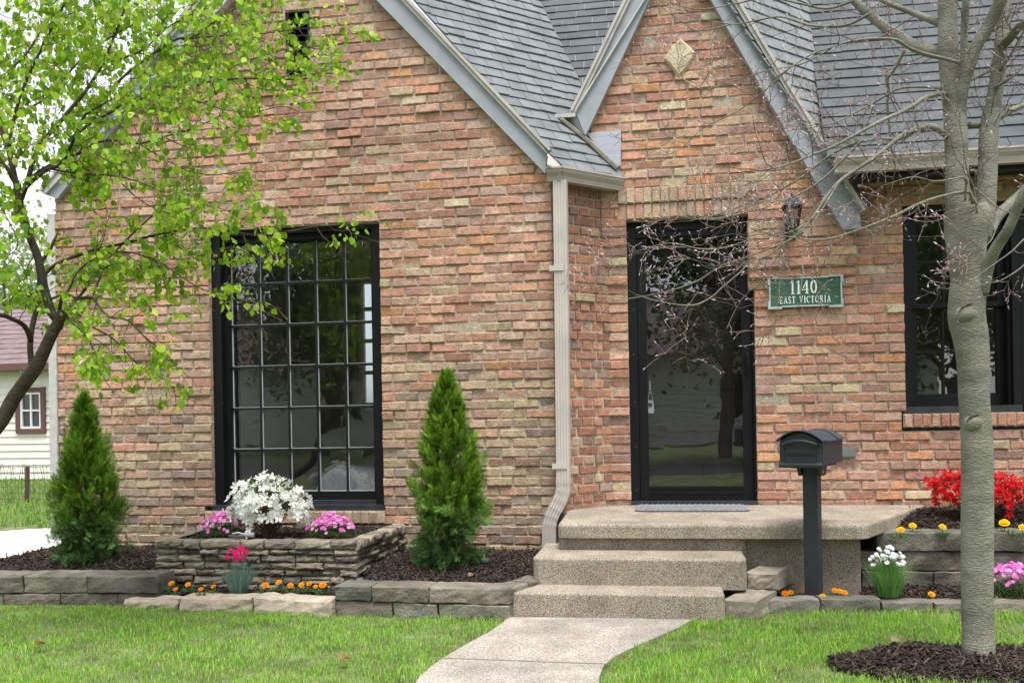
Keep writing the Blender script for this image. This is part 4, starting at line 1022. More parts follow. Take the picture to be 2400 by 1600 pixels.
def prof(w_, zb, zs, rise, n=14): return [(-w_, zb), (w_, zb)] + [(w_ * math.cos(math.pi * (.0 + 1.0 * k / n)) if False else w_ - 2 * w_ * k / n, zs + rise * (1 - (1 - 2 * k / n) ** 2)) for k in range(n + 1)]
mb = MB(); pr_ = prof(bw, b0z, b0z + shd, .06); y0_, y1_ = -.25, .25
mb.slab([(x, y0_ + .03, z) for x, z in pr_], (0, y1_ - y0_ - .03, 0)); mb.box((-bw + .02, y0_ + .05, b0z - .014), (bw - .02, y1_ - .06, b0z)); mb.build('body', m_mail, mbx_, local=True, smooth=False)
mb = MB(); n = 16; roof = [(bw + .008 - (2 * bw + .016) * k / n, b0z + shd + .004 + .06 * (1 - (1 - 2 * k / n) ** 2)) for k in range(n + 1)]
ys_ = [(y0_ - .02, y0_ + .10), (y0_ + .10, y1_ - .14), (y1_ - .14, y1_ + .015)]
for i, (p, q) in enumerate(ys_):
    lift = .0 if i == 1 else .005; ww = 1.0 if i == 1 else 1.03
    vs = [(x * ww, y, z + lift) for y in (p, q) for x, z in roof] + [(x * ww, y, z + lift - .006) for y in (p, q) for x, z in roof]; m_ = n + 1
    fs = [(k, k + 1, m_ + k + 1, m_ + k) for k in range(n)] + [(2 * m_ + k, 3 * m_ + k, 3 * m_ + k + 1, 2 * m_ + k + 1) for k in range(n)] + [(k, 2 * m_ + k, 2 * m_ + k + 1, k + 1) for k in range(n)] + [(m_ + k, m_ + k + 1, 3 * m_ + k + 1, 3 * m_ + k) for k in range(n)] + [(0, m_, 3 * m_, 2 * m_), (n, 2 * m_ + n, 3 * m_ + n, m_ + n)]
    mb.add(vs, fs)
mb.build('lid', mat('mailbox_lid', (.036, .046, .062), .5, noise=.2, nscale=12, spec=.5, fine=.1), mbx_, local=True)
mb = MB(); dpr = prof(bw - .004, b0z + .004, b0z + shd - .006, .056)
mb.slab([(x, y0_ + .006, z) for x, z in dpr], (0, .024, 0))
zc_ = b0z
for (a, b) in ((.012, .060), (.066, .112)):
    for (p, q, r_, s_) in ((-.092, .092, a, a + .004), (-.092, .092, b - .004, b)): mb.box((p, y0_ + .001, zc_ + r_), (q, y0_ + .0062, zc_ + s_))
    for xx in (-.092, .088): mb.box((xx, y0_ + .0012, zc_ + a + .004), (xx + .004, y0_ + .0062, zc_ + b - .004))
hd = [(-.10 + .2 * k / 10, y0_ - .012 - .012 * (1 - (k / 5 - 1) ** 2), zc_ + .118 + .024 * (1 - (k / 5 - 1) ** 2)) for k in range(11)]
mb.tube(hd, .009, 6); mb.tube([(-bw, y0_ + .01, b0z), (bw + .004, y0_ + .01, b0z)], .016, 8); mb.build('door', m_mail, mbx_, local=True)
mb = MB(); mb.tube([(-bw - .001, -.1, b0z + .06), (-bw - .018, -.1, b0z + .06)], .02, 10); mb.box((-bw - .016, -.1, b0z + .05), (-bw - .010, .14, b0z + .07)); mb.build('flag', m_mail, mbx_, local=True)

# ------------------------------------------------------------------ trees
def catmull(P, n=6):
    P = [Vector(p) for p in P]; out = []
    for i in range(len(P) - 1):
        p0, p1, p2, p3 = P[max(i - 1, 0)], P[i], P[i + 1], P[min(i + 2, len(P) - 1)]
        for k in range(n):
            t = k / n; out.append(.5 * ((2 * p1) + (-p0 + p2) * t + (2 * p0 - 5 * p1 + 4 * p2 - p3) * t * t + (-p0 + 3 * p1 - 3 * p2 + p3) * t ** 3))
    return out + [P[-1]]
def limb(mb, px, d0, d1, w0, w1, sides=7, col=(.2, .2, .15), n=5, wob=.06, col2=None):
    m_ = len(px); pts = [atD(x, y, d0 + (d1 - d0) * i / (m_ - 1)) for i, (x, y) in enumerate(px)]
    pts = catmull(pts, n); N_ = len(pts)
    rad = [max(.0012, (w0 + (w1 - w0) * i / (N_ - 1)) * (d0 + (d1 - d0) * i / (N_ - 1)) / F / 2) for i in range(N_)]
    mb.tube(pts, rad, sides, col, col2, wob=wob); return pts, rad
def twig_path(r, p, d, L, seg, bend, grav=0.0):
    pts = [Vector(p)]; d = Vector(d).normalized()
    for i in range(seg):
        d = (d + Vector((r.gauss(0, bend), r.gauss(0, bend), r.gauss(0, bend) + grav))).normalized()
        pts.append(pts[-1] + d * (L / seg))
    return pts
def side_dir(r, t, spread, pref=None, up=0.0, depth=.7):
    v = Vector((r.gauss(0, 1), r.gauss(0, 1) * depth, r.gauss(0, 1))); v = (v - t * v.dot(t)).normalized()
    d = t * (1 - spread) + v * spread + UP * up
    if pref: d += pref
    return d.normalized()

# ---- bare tree on the right
BK = (.20, .198, .158); BK2 = (.19, .185, .15); TWC = (.125, .11, .085); TIP = (.23, .165, .155)
bare = empty('bare_tree', (tb.x, tb.y, 0), 'smooth grey barked tree still leafless with pale buds in a mulch mound', 'tree')
D0 = 4.16
r4 = random.Random(21)
tk = MB()
trunk = [(2293, 1590, 104), (2293, 1562, 86), (2292, 1530, 76), (2292, 1480, 71), (2291, 1400, 69), (2291, 1200, 69), (2290, 1067, 68), (2287, 990, 67), (2284, 940, 68), (2281, 850, 72), (2274, 790, 77), (2266, 743, 80), (2268, 690, 78), (2270, 655, 78), (2266, 610, 83), (2265, 575, 88), (2266, 540, 96), (2266, 510, 100), (2262, 488, 92)]
pts = [atD(x, y, D0) for x, y, _ in trunk]; rad = [w_ * D0 / F / 2 for _, _, w_ in trunk]
def resample(pts, rad, n=5):
    P = catmull(pts, n); m_ = len(pts); R = []
    for i in range(m_ - 1):
        for k in range(n): R.append(rad[i] + (rad[i + 1] - rad[i]) * k / n)
    return P, R + [rad[-1]]
P_, R_ = resample(pts, rad); tk.tube(P_, R_, 20, BK, wob=.035)
def knot(px, py, rr, d):               # healed branch scar: a low swelling with an arched fold above it
    c = atD(px, py, d + .010)
    vs = [c - FW * .016]; cs = [(.15, .145, .11)]; n = 14
    for a, dep, k in ((.45, .013, .9), (1.0, .002, 1.0), (1.25, -.012, 1.0)):
        for t in range(n): an = 2 * math.pi * t / n; vs.append(c + RT * (math.cos(an) * rr * a * 1.15) + UP * (math.sin(an) * rr * a) - FW * (dep - .5 * (math.cos(an) * rr * a) ** 2 / .08)); cs.append(tuple(x * k for x in BK))
    tk.add(vs, [(0, 1 + t, 1 + (t + 1) % n) for t in range(n)] + [(1 + q * n + t, 1 + (q + 1) * n + t, 1 + (q + 1) * n + (t + 1) % n, 1 + q * n + (t + 1) % n) for q in (0, 1) for t in range(n)], cols=cs)
    arch = [c + RT * (math.cos(t) * rr * 1.25) + UP * (math.sin(t) * rr * 1.1) - FW * (.006 - .5 * (math.cos(t) * rr * 1.25) ** 2 / .08) for t in np.linspace(.15, math.pi - .15, 13)]
    tk.tube(arch, [.001, .002, .003, .0035, .004, .004, .004, .004, .004, .0035, .003, .002, .001], 5, (.11, .105, .08))
knot(2276, 735, .040, D0 - .076); knot(2290, 992, .036, D0 - .064); 
LIMBS = []
def L_(px, d0, d1, w0, w1, sides=9, n=5, keep=True, col=BK, **k):
    p, q = limb(tk, px, d0, d1, w0 * .87, w1 * .87, sides, col, n, **k)
    if keep: LIMBS.append((p, q))
    return p, q
# leaders
L_([(2252, 560), (2246, 500), (2243, 449), (2242, 400), (2241, 326), (2238, 260), (2232, 204), (2226, 150), (2222, 82), (2220, 0), (2219, -90)], D0, D0 + .02, 66, 48, 16)
L_([(2296, 560), (2308, 500), (2313, 449), (2315, 390), (2316, 326), (2323, 270), (2329, 245), (2339, 163), (2349, 82), (2357, 0), (2368, -90)], D0, D0 + .05, 58, 28, 14)
L_([(2240, 330), (2248, 270), (2256, 200), (2259, 150), (2260, 90), (2262, 40), (2264, 0), (2268, -90)], D0 - .0, D0 - .16, 20, 19, 10)
L_([(2243, 300), (2254, 220), (2270, 160), (2290, 105), (2318, 60), (2338, 20), (2350, -10), (2390, -90)], D0, D0 - .2, 34, 32, 12)
L_([(2345, 110), (2365, 92), (2385, 68), (2400, 55), (2440, 20)], D0 + .03, D0 - .2, 26, 20, 10)
L_([(2300, 690), (2316, 625), (2330, 590), (2345, 565), (2361, 540), (2380, 500), (2398, 455), (2440, 380)], D0 - .04, D0 - .3, 34, 22, 11)
L_([(2318, 545), (2330, 520), (2346, 497), (2361, 484), (2385, 462), (2410, 440), (2450, 420)], D0, D0 + .2, 30, 24, 10)
L_([(2330, 285), (2345, 275), (2365, 262), (2385, 252), (2410, 246), (2450, 235)], D0 + .05, D0 + .3, 16, 12, 8)
L_([(2272, 292), (2290, 292), (2305, 291), (2322, 288)], D0 + .02, D0 + .06, 15, 14, 8)
L_([(2270, 190), (2285, 183), (2300, 175), (2318, 168)], D0 + .02, D0 + .1, 10, 8, 7)
# left limbs
L_([(2232, 130), (2200, 124), (2165, 116), (2131, 102), (2085, 72), (2036, 34), (2001, 0), (1950, -60)], D0, D0 + .5, 36, 20, 11)
L_([(2225, 66), (2200, 55), (2165, 40), (2131, 27), (2074, 4), (2040, -20)], D0, D0 + .3, 20, 12, 9)
L_([(2256, 160), (2246, 148), (2215, 138), (2189, 132), (2155, 122), (2128, 111), (2097, 93), (2036, 92), (1990, 98), (1959, 108), (1902, 128), (1850, 160)], D0 - .06, D0 - .1, 11, 3.5, 7)
L_([(2120, 118), (2108, 140), (2094, 165), (2080, 185), (2082, 210), (2080, 245), (2084, 290), (2088, 340), (2098, 400)], D0 + .1, D0 + .25, 12, 3, 7)
L_([(2218, 214), (2204, 209), (2166, 204), (2112, 207), (2074, 226), (2040, 246), (2009, 262), (1959, 287), (1900, 300)], D0, D0 + .35, 9, 3, 7)
L_([(2218, 224), (2204, 220), (2166, 231), (2128, 256), (2082, 276), (2028, 303), (1959, 341), (1900, 365), (1844, 387), (1780, 400)], D0, D0 - .2, 15, 4, 8)
L_([(2222, 320), (2204, 308), (2185, 297), (2151, 302), (2112, 319), (2066, 357), (2017, 391), (1967, 426), (1929, 472), (1902, 514), (1880, 530), (1850, 545)], D0, D0 - .25, 17, 5, 9)
L_([(2150, 303), (2112, 325), (2055, 326), (1998, 338), (1940, 368), (1883, 413), (1820, 450), (1768, 472), (1690, 500), (1615, 518)], D0 + .05, D0 + .5, 10, 2.2, 7)
L_([(2020, 330), (1990, 360), (1940, 410), (1900, 440), (1840, 470), (1780, 490), (1700, 508), (1650, 515)], D0 + .1, D0 + .3, 8, 2.2, 7)
L_([(2275, 470), (2270, 450), (2208, 460), (2151, 479), (2097, 506), (2028, 533), (1959, 556), (1920, 562), (1883, 560), (1829, 552), (1780, 550)], D0 - .1, D0 - .3, 10, 3, 7)
L_([(1902, 513), (1870, 548), (1832, 575), (1800, 598), (1757, 614), (1737, 636), (1693, 673), (1666, 697), (1630, 714), (1590, 714), (1540, 705), (1490, 690)], D0 - .22, D0 - .4, 6, 2.0, 6)
L_([(1883, 546), (1830, 572), (1757, 600), (1693, 622), (1640, 655), (1600, 672), (1540, 688), (1472, 700), (1440, 702)], D0 - .2, D0 - .1, 5, 1.8, 6)
L_([(1800, 470), (1757, 480), (1710, 506), (1676, 515), (1625, 512), (1590, 505)], D0 + .3, D0 + .3, 4, 1.8, 6)
L_([(1760, 560), (1700, 580), (1640, 583), (1580, 570), (1540, 575), (1495, 588)], D0 - .1, D0 + .1, 4, 1.6, 6)
L_([(1968, 425), (1940, 470), (1895, 545), (1880, 600), (1882, 640), (1876, 690), (1885, 745)], D0 - .2, D0 - .3, 5, 1.8, 6)
L_([(1905, 515), (1850, 560), (1830, 600), (1828, 660), (1824, 715)], D0 - .2, D0 - .3, 4, 1.6, 6)
L_([(2036, 34), (1980, 60), (1900, 60), (1830, 40), (1768, 50), (1714, 57), (1640, 45)], D0 + .3, D0 + .6, 8, 2, 7)
L_([(2001, 2), (1940, 20), (1880, 10), (1800, -5), (1720, 10), (1640, 22), (1570, 8)], D0 + .4, D0 + .5, 8, 2, 7)
L_([(1959, 108), (1880, 150), (1800, 165), (1720, 190), (1650, 210), (1590, 180)], D0 - .1, D0 + .2, 4, 1.8, 6)
L_([(1850, 160), (1790, 215), (1730, 260), (1650, 300), (1600, 345), (1560, 365)], D0 - .1, D0 + .3, 4, 1.5, 6)
L_([(1714, 57), (1660, 70), (1605, 75), (1585, 92), (1590, 130)], D0 + .6, D0 + .6, 4, 1.5, 6)
L_([(2262, 470), (2262, 420), (2230, 420), (2190, 425), (2140, 415), (2085, 430)], D0 - .12, D0 - .3, 6, 2, 6)
L_([(2290, 500), (2282, 440), (2268, 405), (2262, 375)], D0 - .12, D0 - .2, 6, 2.5, 6)
L_([(2262, 400), (2275, 450), (2300, 490), (2330, 530), (2325, 560), (2300, 585)], D0 - .14, D0 - .3, 5, 1.8, 6)
L_([(2285, 440), (2330, 480), (2370, 500), (2420, 505)], D0 - .12, D0 - .2, 5, 2, 6)
L_([(2345, 165), (2365, 135), (2390, 90), (2420, 30)], D0, D0 - .1, 8, 4, 7)
L_([(2330, 205), (2360, 190), (2390, 165), (2430, 120)], D0, D0 - .1, 8, 4, 7)
L_([(2400, 560), (2370, 590), (2335, 615), (2300, 640), (2280, 655)], D0 - .3, D0 - .4, 4, 1.6, 6)
L_([(2420, 600), (2390, 630), (2350, 655), (2330, 662)], D0 - .3, D0 - .3, 4, 1.6, 6)
tk.build('trunk', m_beech, bare, smooth=True)
tw = MB(); bud = MB()
def add_bud(p, d, s, c):
    d = Vector(d).normalized(); a = d.cross(Vector((.3, .5, .8))).normalized(); b = d.cross(a)
    vs = [p] + [p + d * (s * .4) + (a * math.cos(t) + b * math.sin(t)) * s * .16 for t in (0, 2.1, 4.2)] + [p + d * s]
    bud.add(vs, [(0, 2, 1), (0, 3, 2), (0, 1, 3), (4, 1, 2), (4, 2, 3), (4, 3, 1)], c)
BUDC = [(.60, .50, .52), (.52, .38, .40), (.66, .60, .58), (.40, .24, .25)]
def spray(p, t, L, r0, lev, r):
    pts = twig_path(r, p, t, L, 4 if lev else 5, .20, .03)
    rr = [max(.00115, r0 * (1 - .7 * i / (len(pts) - 1))) for i in range(len(pts))]
    f0 = min(1, lev * .5); c0 = tuple(TWC[j] + (TIP[j] - TWC[j]) * f0 * .6 for j in range(3)); tw.tube(pts, rr, 3 if lev else 4, c0, TIP if lev else TWC, cap=False)
    if lev < 2:
        k = r.randint(2, 4) if lev == 0 else r.randint(1, 3)
        for _ in range(k):
            f = r.uniform(.25, 1.0); i = min(len(pts) - 2, int(f * (len(pts) - 1))); q = pts[i].lerp(pts[i + 1], r.random()); tt = (pts[i + 1] - pts[i]).normalized()
            spray(q, side_dir(r, tt, .55, up=.12), L * r.uniform(.4, .75), rr[i] * .7, lev + 1, r)
    add_bud(pts[-1], pts[-1] - pts[-2], r.uniform(.013, .024), r.choice(BUDC))
    if lev:
        for i in range(1, len(pts) - 1):
            if r.random() < .5: add_bud(pts[i], side_dir(r, (pts[i + 1] - pts[i]).normalized(), .4), r.uniform(.008, .016), r.choice(BUDC))
for li, (p, q) in enumerate(LIMBS):
    L = sum((p[i + 1] - p[i]).length for i in range(len(p) - 1)); thin = q[-1] < .006
    if q[0] > .05: continue
    mpx = projn([tuple(p[len(p) // 2])])[0]; roofy = mpx[0] > 1830 and mpx[1] < 430
    n = int(L * ((15 if roofy else 7) if thin else (7.5 if mpx[1] < 450 else 5)))
    for _ in range(n):
        f = r4.uniform(.22 if thin else .35, 1.0); i = min(len(p) - 2, int(f * (len(p) - 1))); t = (p[i + 1] - p[i]).normalized()
        spray(p[i].lerp(p[i + 1], r4.random()), side_dir(r4, t, .5, up=.10), r4.uniform(.10, .30) * (1.1 if thin else 1.2), min(.0026, q[i] * .6), 0, r4)
    spray(p[-1], (p[-1] - p[-2]).normalized(), .2, q[-1], 0, r4)
tw.build('twigs', m_twig, bare); bud.build('buds', m_petal, bare)

# ---- leafy tree on the left
RB = (.060, .050, .036); RB2 = (.085, .07, .05)
red = empty('leafy_tree', tuple(onZ(-190, 1420, 0)), 'leaning dark trunked tree with fresh heart shaped spring leaves', 'tree')
tk = MB(); LIMBS = []; DR = 4.9
r5 = random.Random(33)
def L2(px, d0, d1, w0, w1, sides=8, n=5):
    p, q = limb(tk, px, d0, d1, w0 * .8, w1 * .8, sides, RB if w0 > 8 else RB2, n); LIMBS.append((p, q)); return p
base = onZ(-190, 1420, 0)
tp_ = [base - UP * .05] + [atD(x, y, DR) for x, y in ((-140, 1250), (-85, 1120), (-35, 1035), (5, 983), (33, 932), (64, 888), (86, 858), (104, 822), (120, 786), (133, 762), (146, 742), (150, 728))]
P_, R_ = resample(tp_, [x * .84 * DR / F / 2 for x in (56, 48, 44, 42, 39, 37, 36, 37, 34, 32, 31, 32, 22)]); tk.tube(P_, R_, 12, RB, wob=.05)
L2([(140, 752), (122, 735), (112, 705), (104, 680), (96, 640), (88, 600), (66, 545), (48, 488), (40, 430)], DR, DR, 27, 22, 10)
L2([(76, 868), (71, 820), (72, 785), (79, 750), (89, 712), (92, 660), (95, 620), (120, 580)], DR + .05, DR + .4, 19, 10)
L2([(73, 800), (64, 775), (50, 758), (25, 746), (0, 738), (-60, 735)], DR + .05, DR - .2, 15, 12)
L2([(42, 450), (30, 395), (20, 350), (2, 305), (-30, 250)], DR, DR + .1, 17, 13)
L2([(48, 470), (66, 420), (80, 370), (100, 330), (130, 300), (160, 262), (200, 215), (240, 150), (270, 80), (300, 0)], DR, DR + .5, 17, 6)
L2([(46, 455), (75, 425), (110, 398), (142, 385), (165, 345), (178, 314), (200, 270), (250, 240)], DR, DR - .3, 15, 6)
L2([(60, 424), (115, 388), (172, 367), (200, 350), (230, 334), (268, 329), (325, 337), (383, 321), (451, 302), (520, 270)], DR, DR - .2, 9, 3)
L2([(100, 392), (150, 402), (210, 408), (268, 413), (320, 425), (380, 450)], DR, DR - .3, 7, 2.5)
L2([(160, 330), (214, 288), (260, 262), (298, 237), (344, 227), (413, 214), (497, 191), (560, 184), (593, 184), (689, 187), (740, 180)], DR, DR + .3, 11, 3)
L2([(214, 288), (270, 200), (340, 140), (413, 93), (451, 90), (490, 60), (536, 31), (574, 0), (620, -40)], DR + .2, DR + .6, 9, 4)
L2([(451, 90), (520, 84), (600, 80), (680, 70), (760, 40)], DR + .4, DR + .4, 5, 2)
L2([(497, 191), (560, 150), (620, 130), (700, 110), (760, 115), (830, 90)], DR + .2, DR + .6, 4, 2)
L2([(560, 184), (600, 205), (650, 212), (700, 206), (720, 170)], DR + .2, DR + .2, 4, 2)
L2([(95, 655), (130, 620), (188, 597), (230, 585), (306, 566), (363, 551), (440, 537), (517, 536), (593, 551), (670, 543), (750, 530), (823, 527), (870, 525)], DR, DR + .3, 11, 2.5)
L2([(120, 700), (160, 680), (180, 640), (230, 600), (290, 590), (360, 607), (408, 637), (456, 668), (510, 692), (561, 702), (622, 712)], DR, DR - .2, 7, 2)
L2([(138, 742), (143, 707), (153, 690), (178, 698), (217, 698), (230, 715), (255, 743), (298, 750), (340, 790), (390, 830), (420, 870)], DR, DR - .3, 12, 2.5)
L2([(150, 744), (185, 770), (210, 795), (222, 840), (240, 880), (262, 915)], DR, DR - .3, 6, 2)
L2([(150, 744), (200, 760), (260, 790), (300, 830), (330, 860), (400, 900), (412, 940)], DR, DR + .1, 6, 2)
L2([(217, 698), (235, 650), (250, 625), (300, 620), (350, 650)], DR, DR + .2, 6, 2.5)
L2([(148, 735), (190, 690), (225, 640), (260, 600), (330, 530), (400, 470), (440, 440)], DR + .3, DR + .7, 9, 3)
L2([(0, 305), (60, 260), (120, 220), (180, 150), (240, 100), (330, 50), (420, 20)], DR + .2, DR + .6, 8, 3)
L2([(20, 350), (40, 250), (70, 170), (110, 90), (150, 10), (180, -60)], DR - .1, DR - .3, 10, 5)
L2([(-20, 240), (30, 160), (60, 130), (110, 60), (200, 20)], DR - .2, DR, 8, 3)
L2([(240, 150), (330, 120), (400, 60), (480, 20)], DR + .4, DR + .3, 6, 2.5)
L2([(413, 214), (470, 240), (540, 260), (600, 262), (660, 250), (700, 262)], DR + .1, DR - .1, 4, 2)
L2([(325, 337), (380, 370), (440, 400), (500, 410), (560, 400)], DR - .1, DR - .3, 4, 2)
L2([(268, 413), (330, 470), (400, 500), (470, 480), (520, 490)], DR - .2, DR - .2, 4, 2)
L2([(383, 321), (440, 345), (500, 350), (580, 345)], DR - .1, DR + .1, 4, 2)
L2([(363, 551), (420, 580), (470, 600), (540, 580), (600, 605)], DR + .1, DR - .1, 4, 2)
L2([(0, 480), (-30, 430), (40, 560), (20, 600)], DR, DR - .2, 5, 2)
L2([(89, 712), (60, 690), (20, 670), (-30, 660)], DR + .1, DR - .1, 6, 2)
tk.build('trunk', m_bark, red, smooth=True)
CROWN = [(-80, -80), (860, -80), (925, 20), (930, 75), (860, 150), (800, 195), (740, 225), (735, 285), (650, 340), (590, 360), (590, 420), (640, 445), (700, 455), (800, 470), (870, 490), (905, 520), (885, 550), (780, 570), (745, 610), (690, 600), (620, 618), (520, 610), (500, 650), (600, 670), (640, 700), (630, 735), (560, 745), (505, 690), (465, 655), (480, 760), (455, 790), (450, 890), (425, 960), (385, 950), (330, 905), (260, 925), (180, 925), (190, 860), (140, 780), (40, 780), (30, 850), (-80, 850)]
DENS = lambda x, y: .92 if y < 230 and x < 450 else (.72 if y < 420 else .95)
tw = MB(); LP = []        # leaf seats: position, twig direction
def shoot(p, t, L, r0, lev, r):
    pts = twig_path(r, p, t, L, 4, .22, -.03); rr = [max(.0010, r0 * (1 - .7 * i / 4)) for i in range(5)]
    tw.tube(pts, rr, 3 if lev else 4, (.085, .06, .045), (.16, .11, .07), cap=False)
    for i in range(1 if lev else 2, 5):
        for _ in range(1 if lev == 0 else r.choice((1, 1, 2))):
            if r.random() < .8: LP.append((pts[i], (pts[i] - pts[i - 1]).normalized()))
    if lev < 2:
        for _ in range(r.randint(1, 3) if lev == 0 else r.randint(0, 2)):
            i = r.randint(1, 3); tt = (pts[i + 1] - pts[i]).normalized(); shoot(pts[i], side_dir(r, tt, .6, up=-.02), L * r.uniform(.4, .7), rr[i] * .7, lev + 1, r)
for li, (p, q) in enumerate(LIMBS):
    L = sum((p[i + 1] - p[i]).length for i in range(len(p) - 1)); n = int(L * (19 if li > 1 else 4))
    for _ in range(n):
        f = r5.uniform(.15, 1.0); i = min(len(p) - 2, int(f * (len(p) - 1))); t = (p[i + 1] - p[i]).normalized()
        shoot(p[i].lerp(p[i + 1], r5.random()), side_dir(r5, t, .55), r5.uniform(.12, .30), min(.0028, q[i] * .6), 0, r5)
    shoot(p[-1], (p[-1] - p[-2]).normalized(), .16, q[-1], 0, r5)
# extra high spray filling the top of the frame
for _ in range(330):
    x, y = r5.uniform(-60, 640), r5.uniform(-70, 330)
    if x + y > 760 or r5.random() < max(0, (y - 120) / 400): continue
    shoot(atD(x, y, DR + r5.uniform(-.5, .9)), Vector((r5.gauss(.4, .7), r5.gauss(0, .4), r5.gauss(-.1, .6))), r5.uniform(.14, .3), .0022, 0, r5)
tw.build('twigs', m_twig, red)
# leaf template: heart folded on its midrib, tip along +x
LEAFV = np.array([(0, 0, 0), (.12, .30, .05), (.42, .46, .10), (.75, .28, .07), (1.0, 0, -.06), (.75, -.28, .07), (.42, -.46, .10), (.12, -.30, .05), (.45, 0, -.02)])
LEAFF = np.array([(0, 8, 2, 1), (8, 4, 3, 2), (0, 7, 6, 8), (8, 6, 5, 4)])
def scatter(tmplV, tmplF, pos, fwd, nrm, size, cols):
    fwd = fwd / np.linalg.norm(fwd, axis=1, keepdims=True); s = np.cross(nrm, fwd); s /= np.linalg.norm(s, axis=1, keepdims=True) + 1e-9; u = np.cross(fwd, s)
    V = pos[:, None] + (tmplV[None, :, 0, None] * fwd[:, None] + tmplV[None, :, 1, None] * s[:, None] + tmplV[None, :, 2, None] * u[:, None]) * size[:, None, None]
    n, k = len(pos), len(tmplV); Fc = (np.arange(n)[:, None, None] * k + tmplF[None]).reshape(-1, tmplF.shape[1])
    return V.reshape(-1, 3), Fc, np.repeat(cols, k, 0)
g = np.random.default_rng(5)
P = np.array([tuple(p) for p, _ in LP]); T = np.array([tuple(t) for _, t in LP])
pxp = projn(P); dens = np.array([DENS(x, y) for x, y in pxp]); ok = pip(pxp, CROWN) & (g.random(len(P)) < dens); 
outv = (pxp[:, 0] < -80) | (pxp[:, 1] < -80); ok |= outv
P, T = P[ok], T[ok]; n = len(P)
fwd = T * .25 + np.stack([g.normal(0, .38, n), g.normal(0, .38, n), -np.abs(g.normal(.85, .35, n))], 1)
nrm = np.stack([g.normal(0, 1, n), g.normal(-.15, 1, n), g.normal(.1, .5, n)], 1)
size = g.uniform(.022, .046, n) * np.where(g.random(n) < .35, .6, 1)
cA = np.array([(.26, .47, .02), (.36, .57, .03), (.45, .62, .05), (.16, .35, .025), (.55, .66, .14), (.20, .40, .06)])
cols = cA[g.choice(6, n, p=[.26, .26, .18, .13, .09, .08])] * g.uniform(.8, 1.2, (n, 1))
pos = P + fwd / np.linalg.norm(fwd, axis=1, keepdims=True) * .012
V, Fc, C = scatter(LEAFV, LEAFF, pos, fwd, nrm, size, cols)
np_mesh('leaves', V, Fc, C, m_leaf, red, smooth=True)
print('leaves', n, 'twigs', len(tw.f))

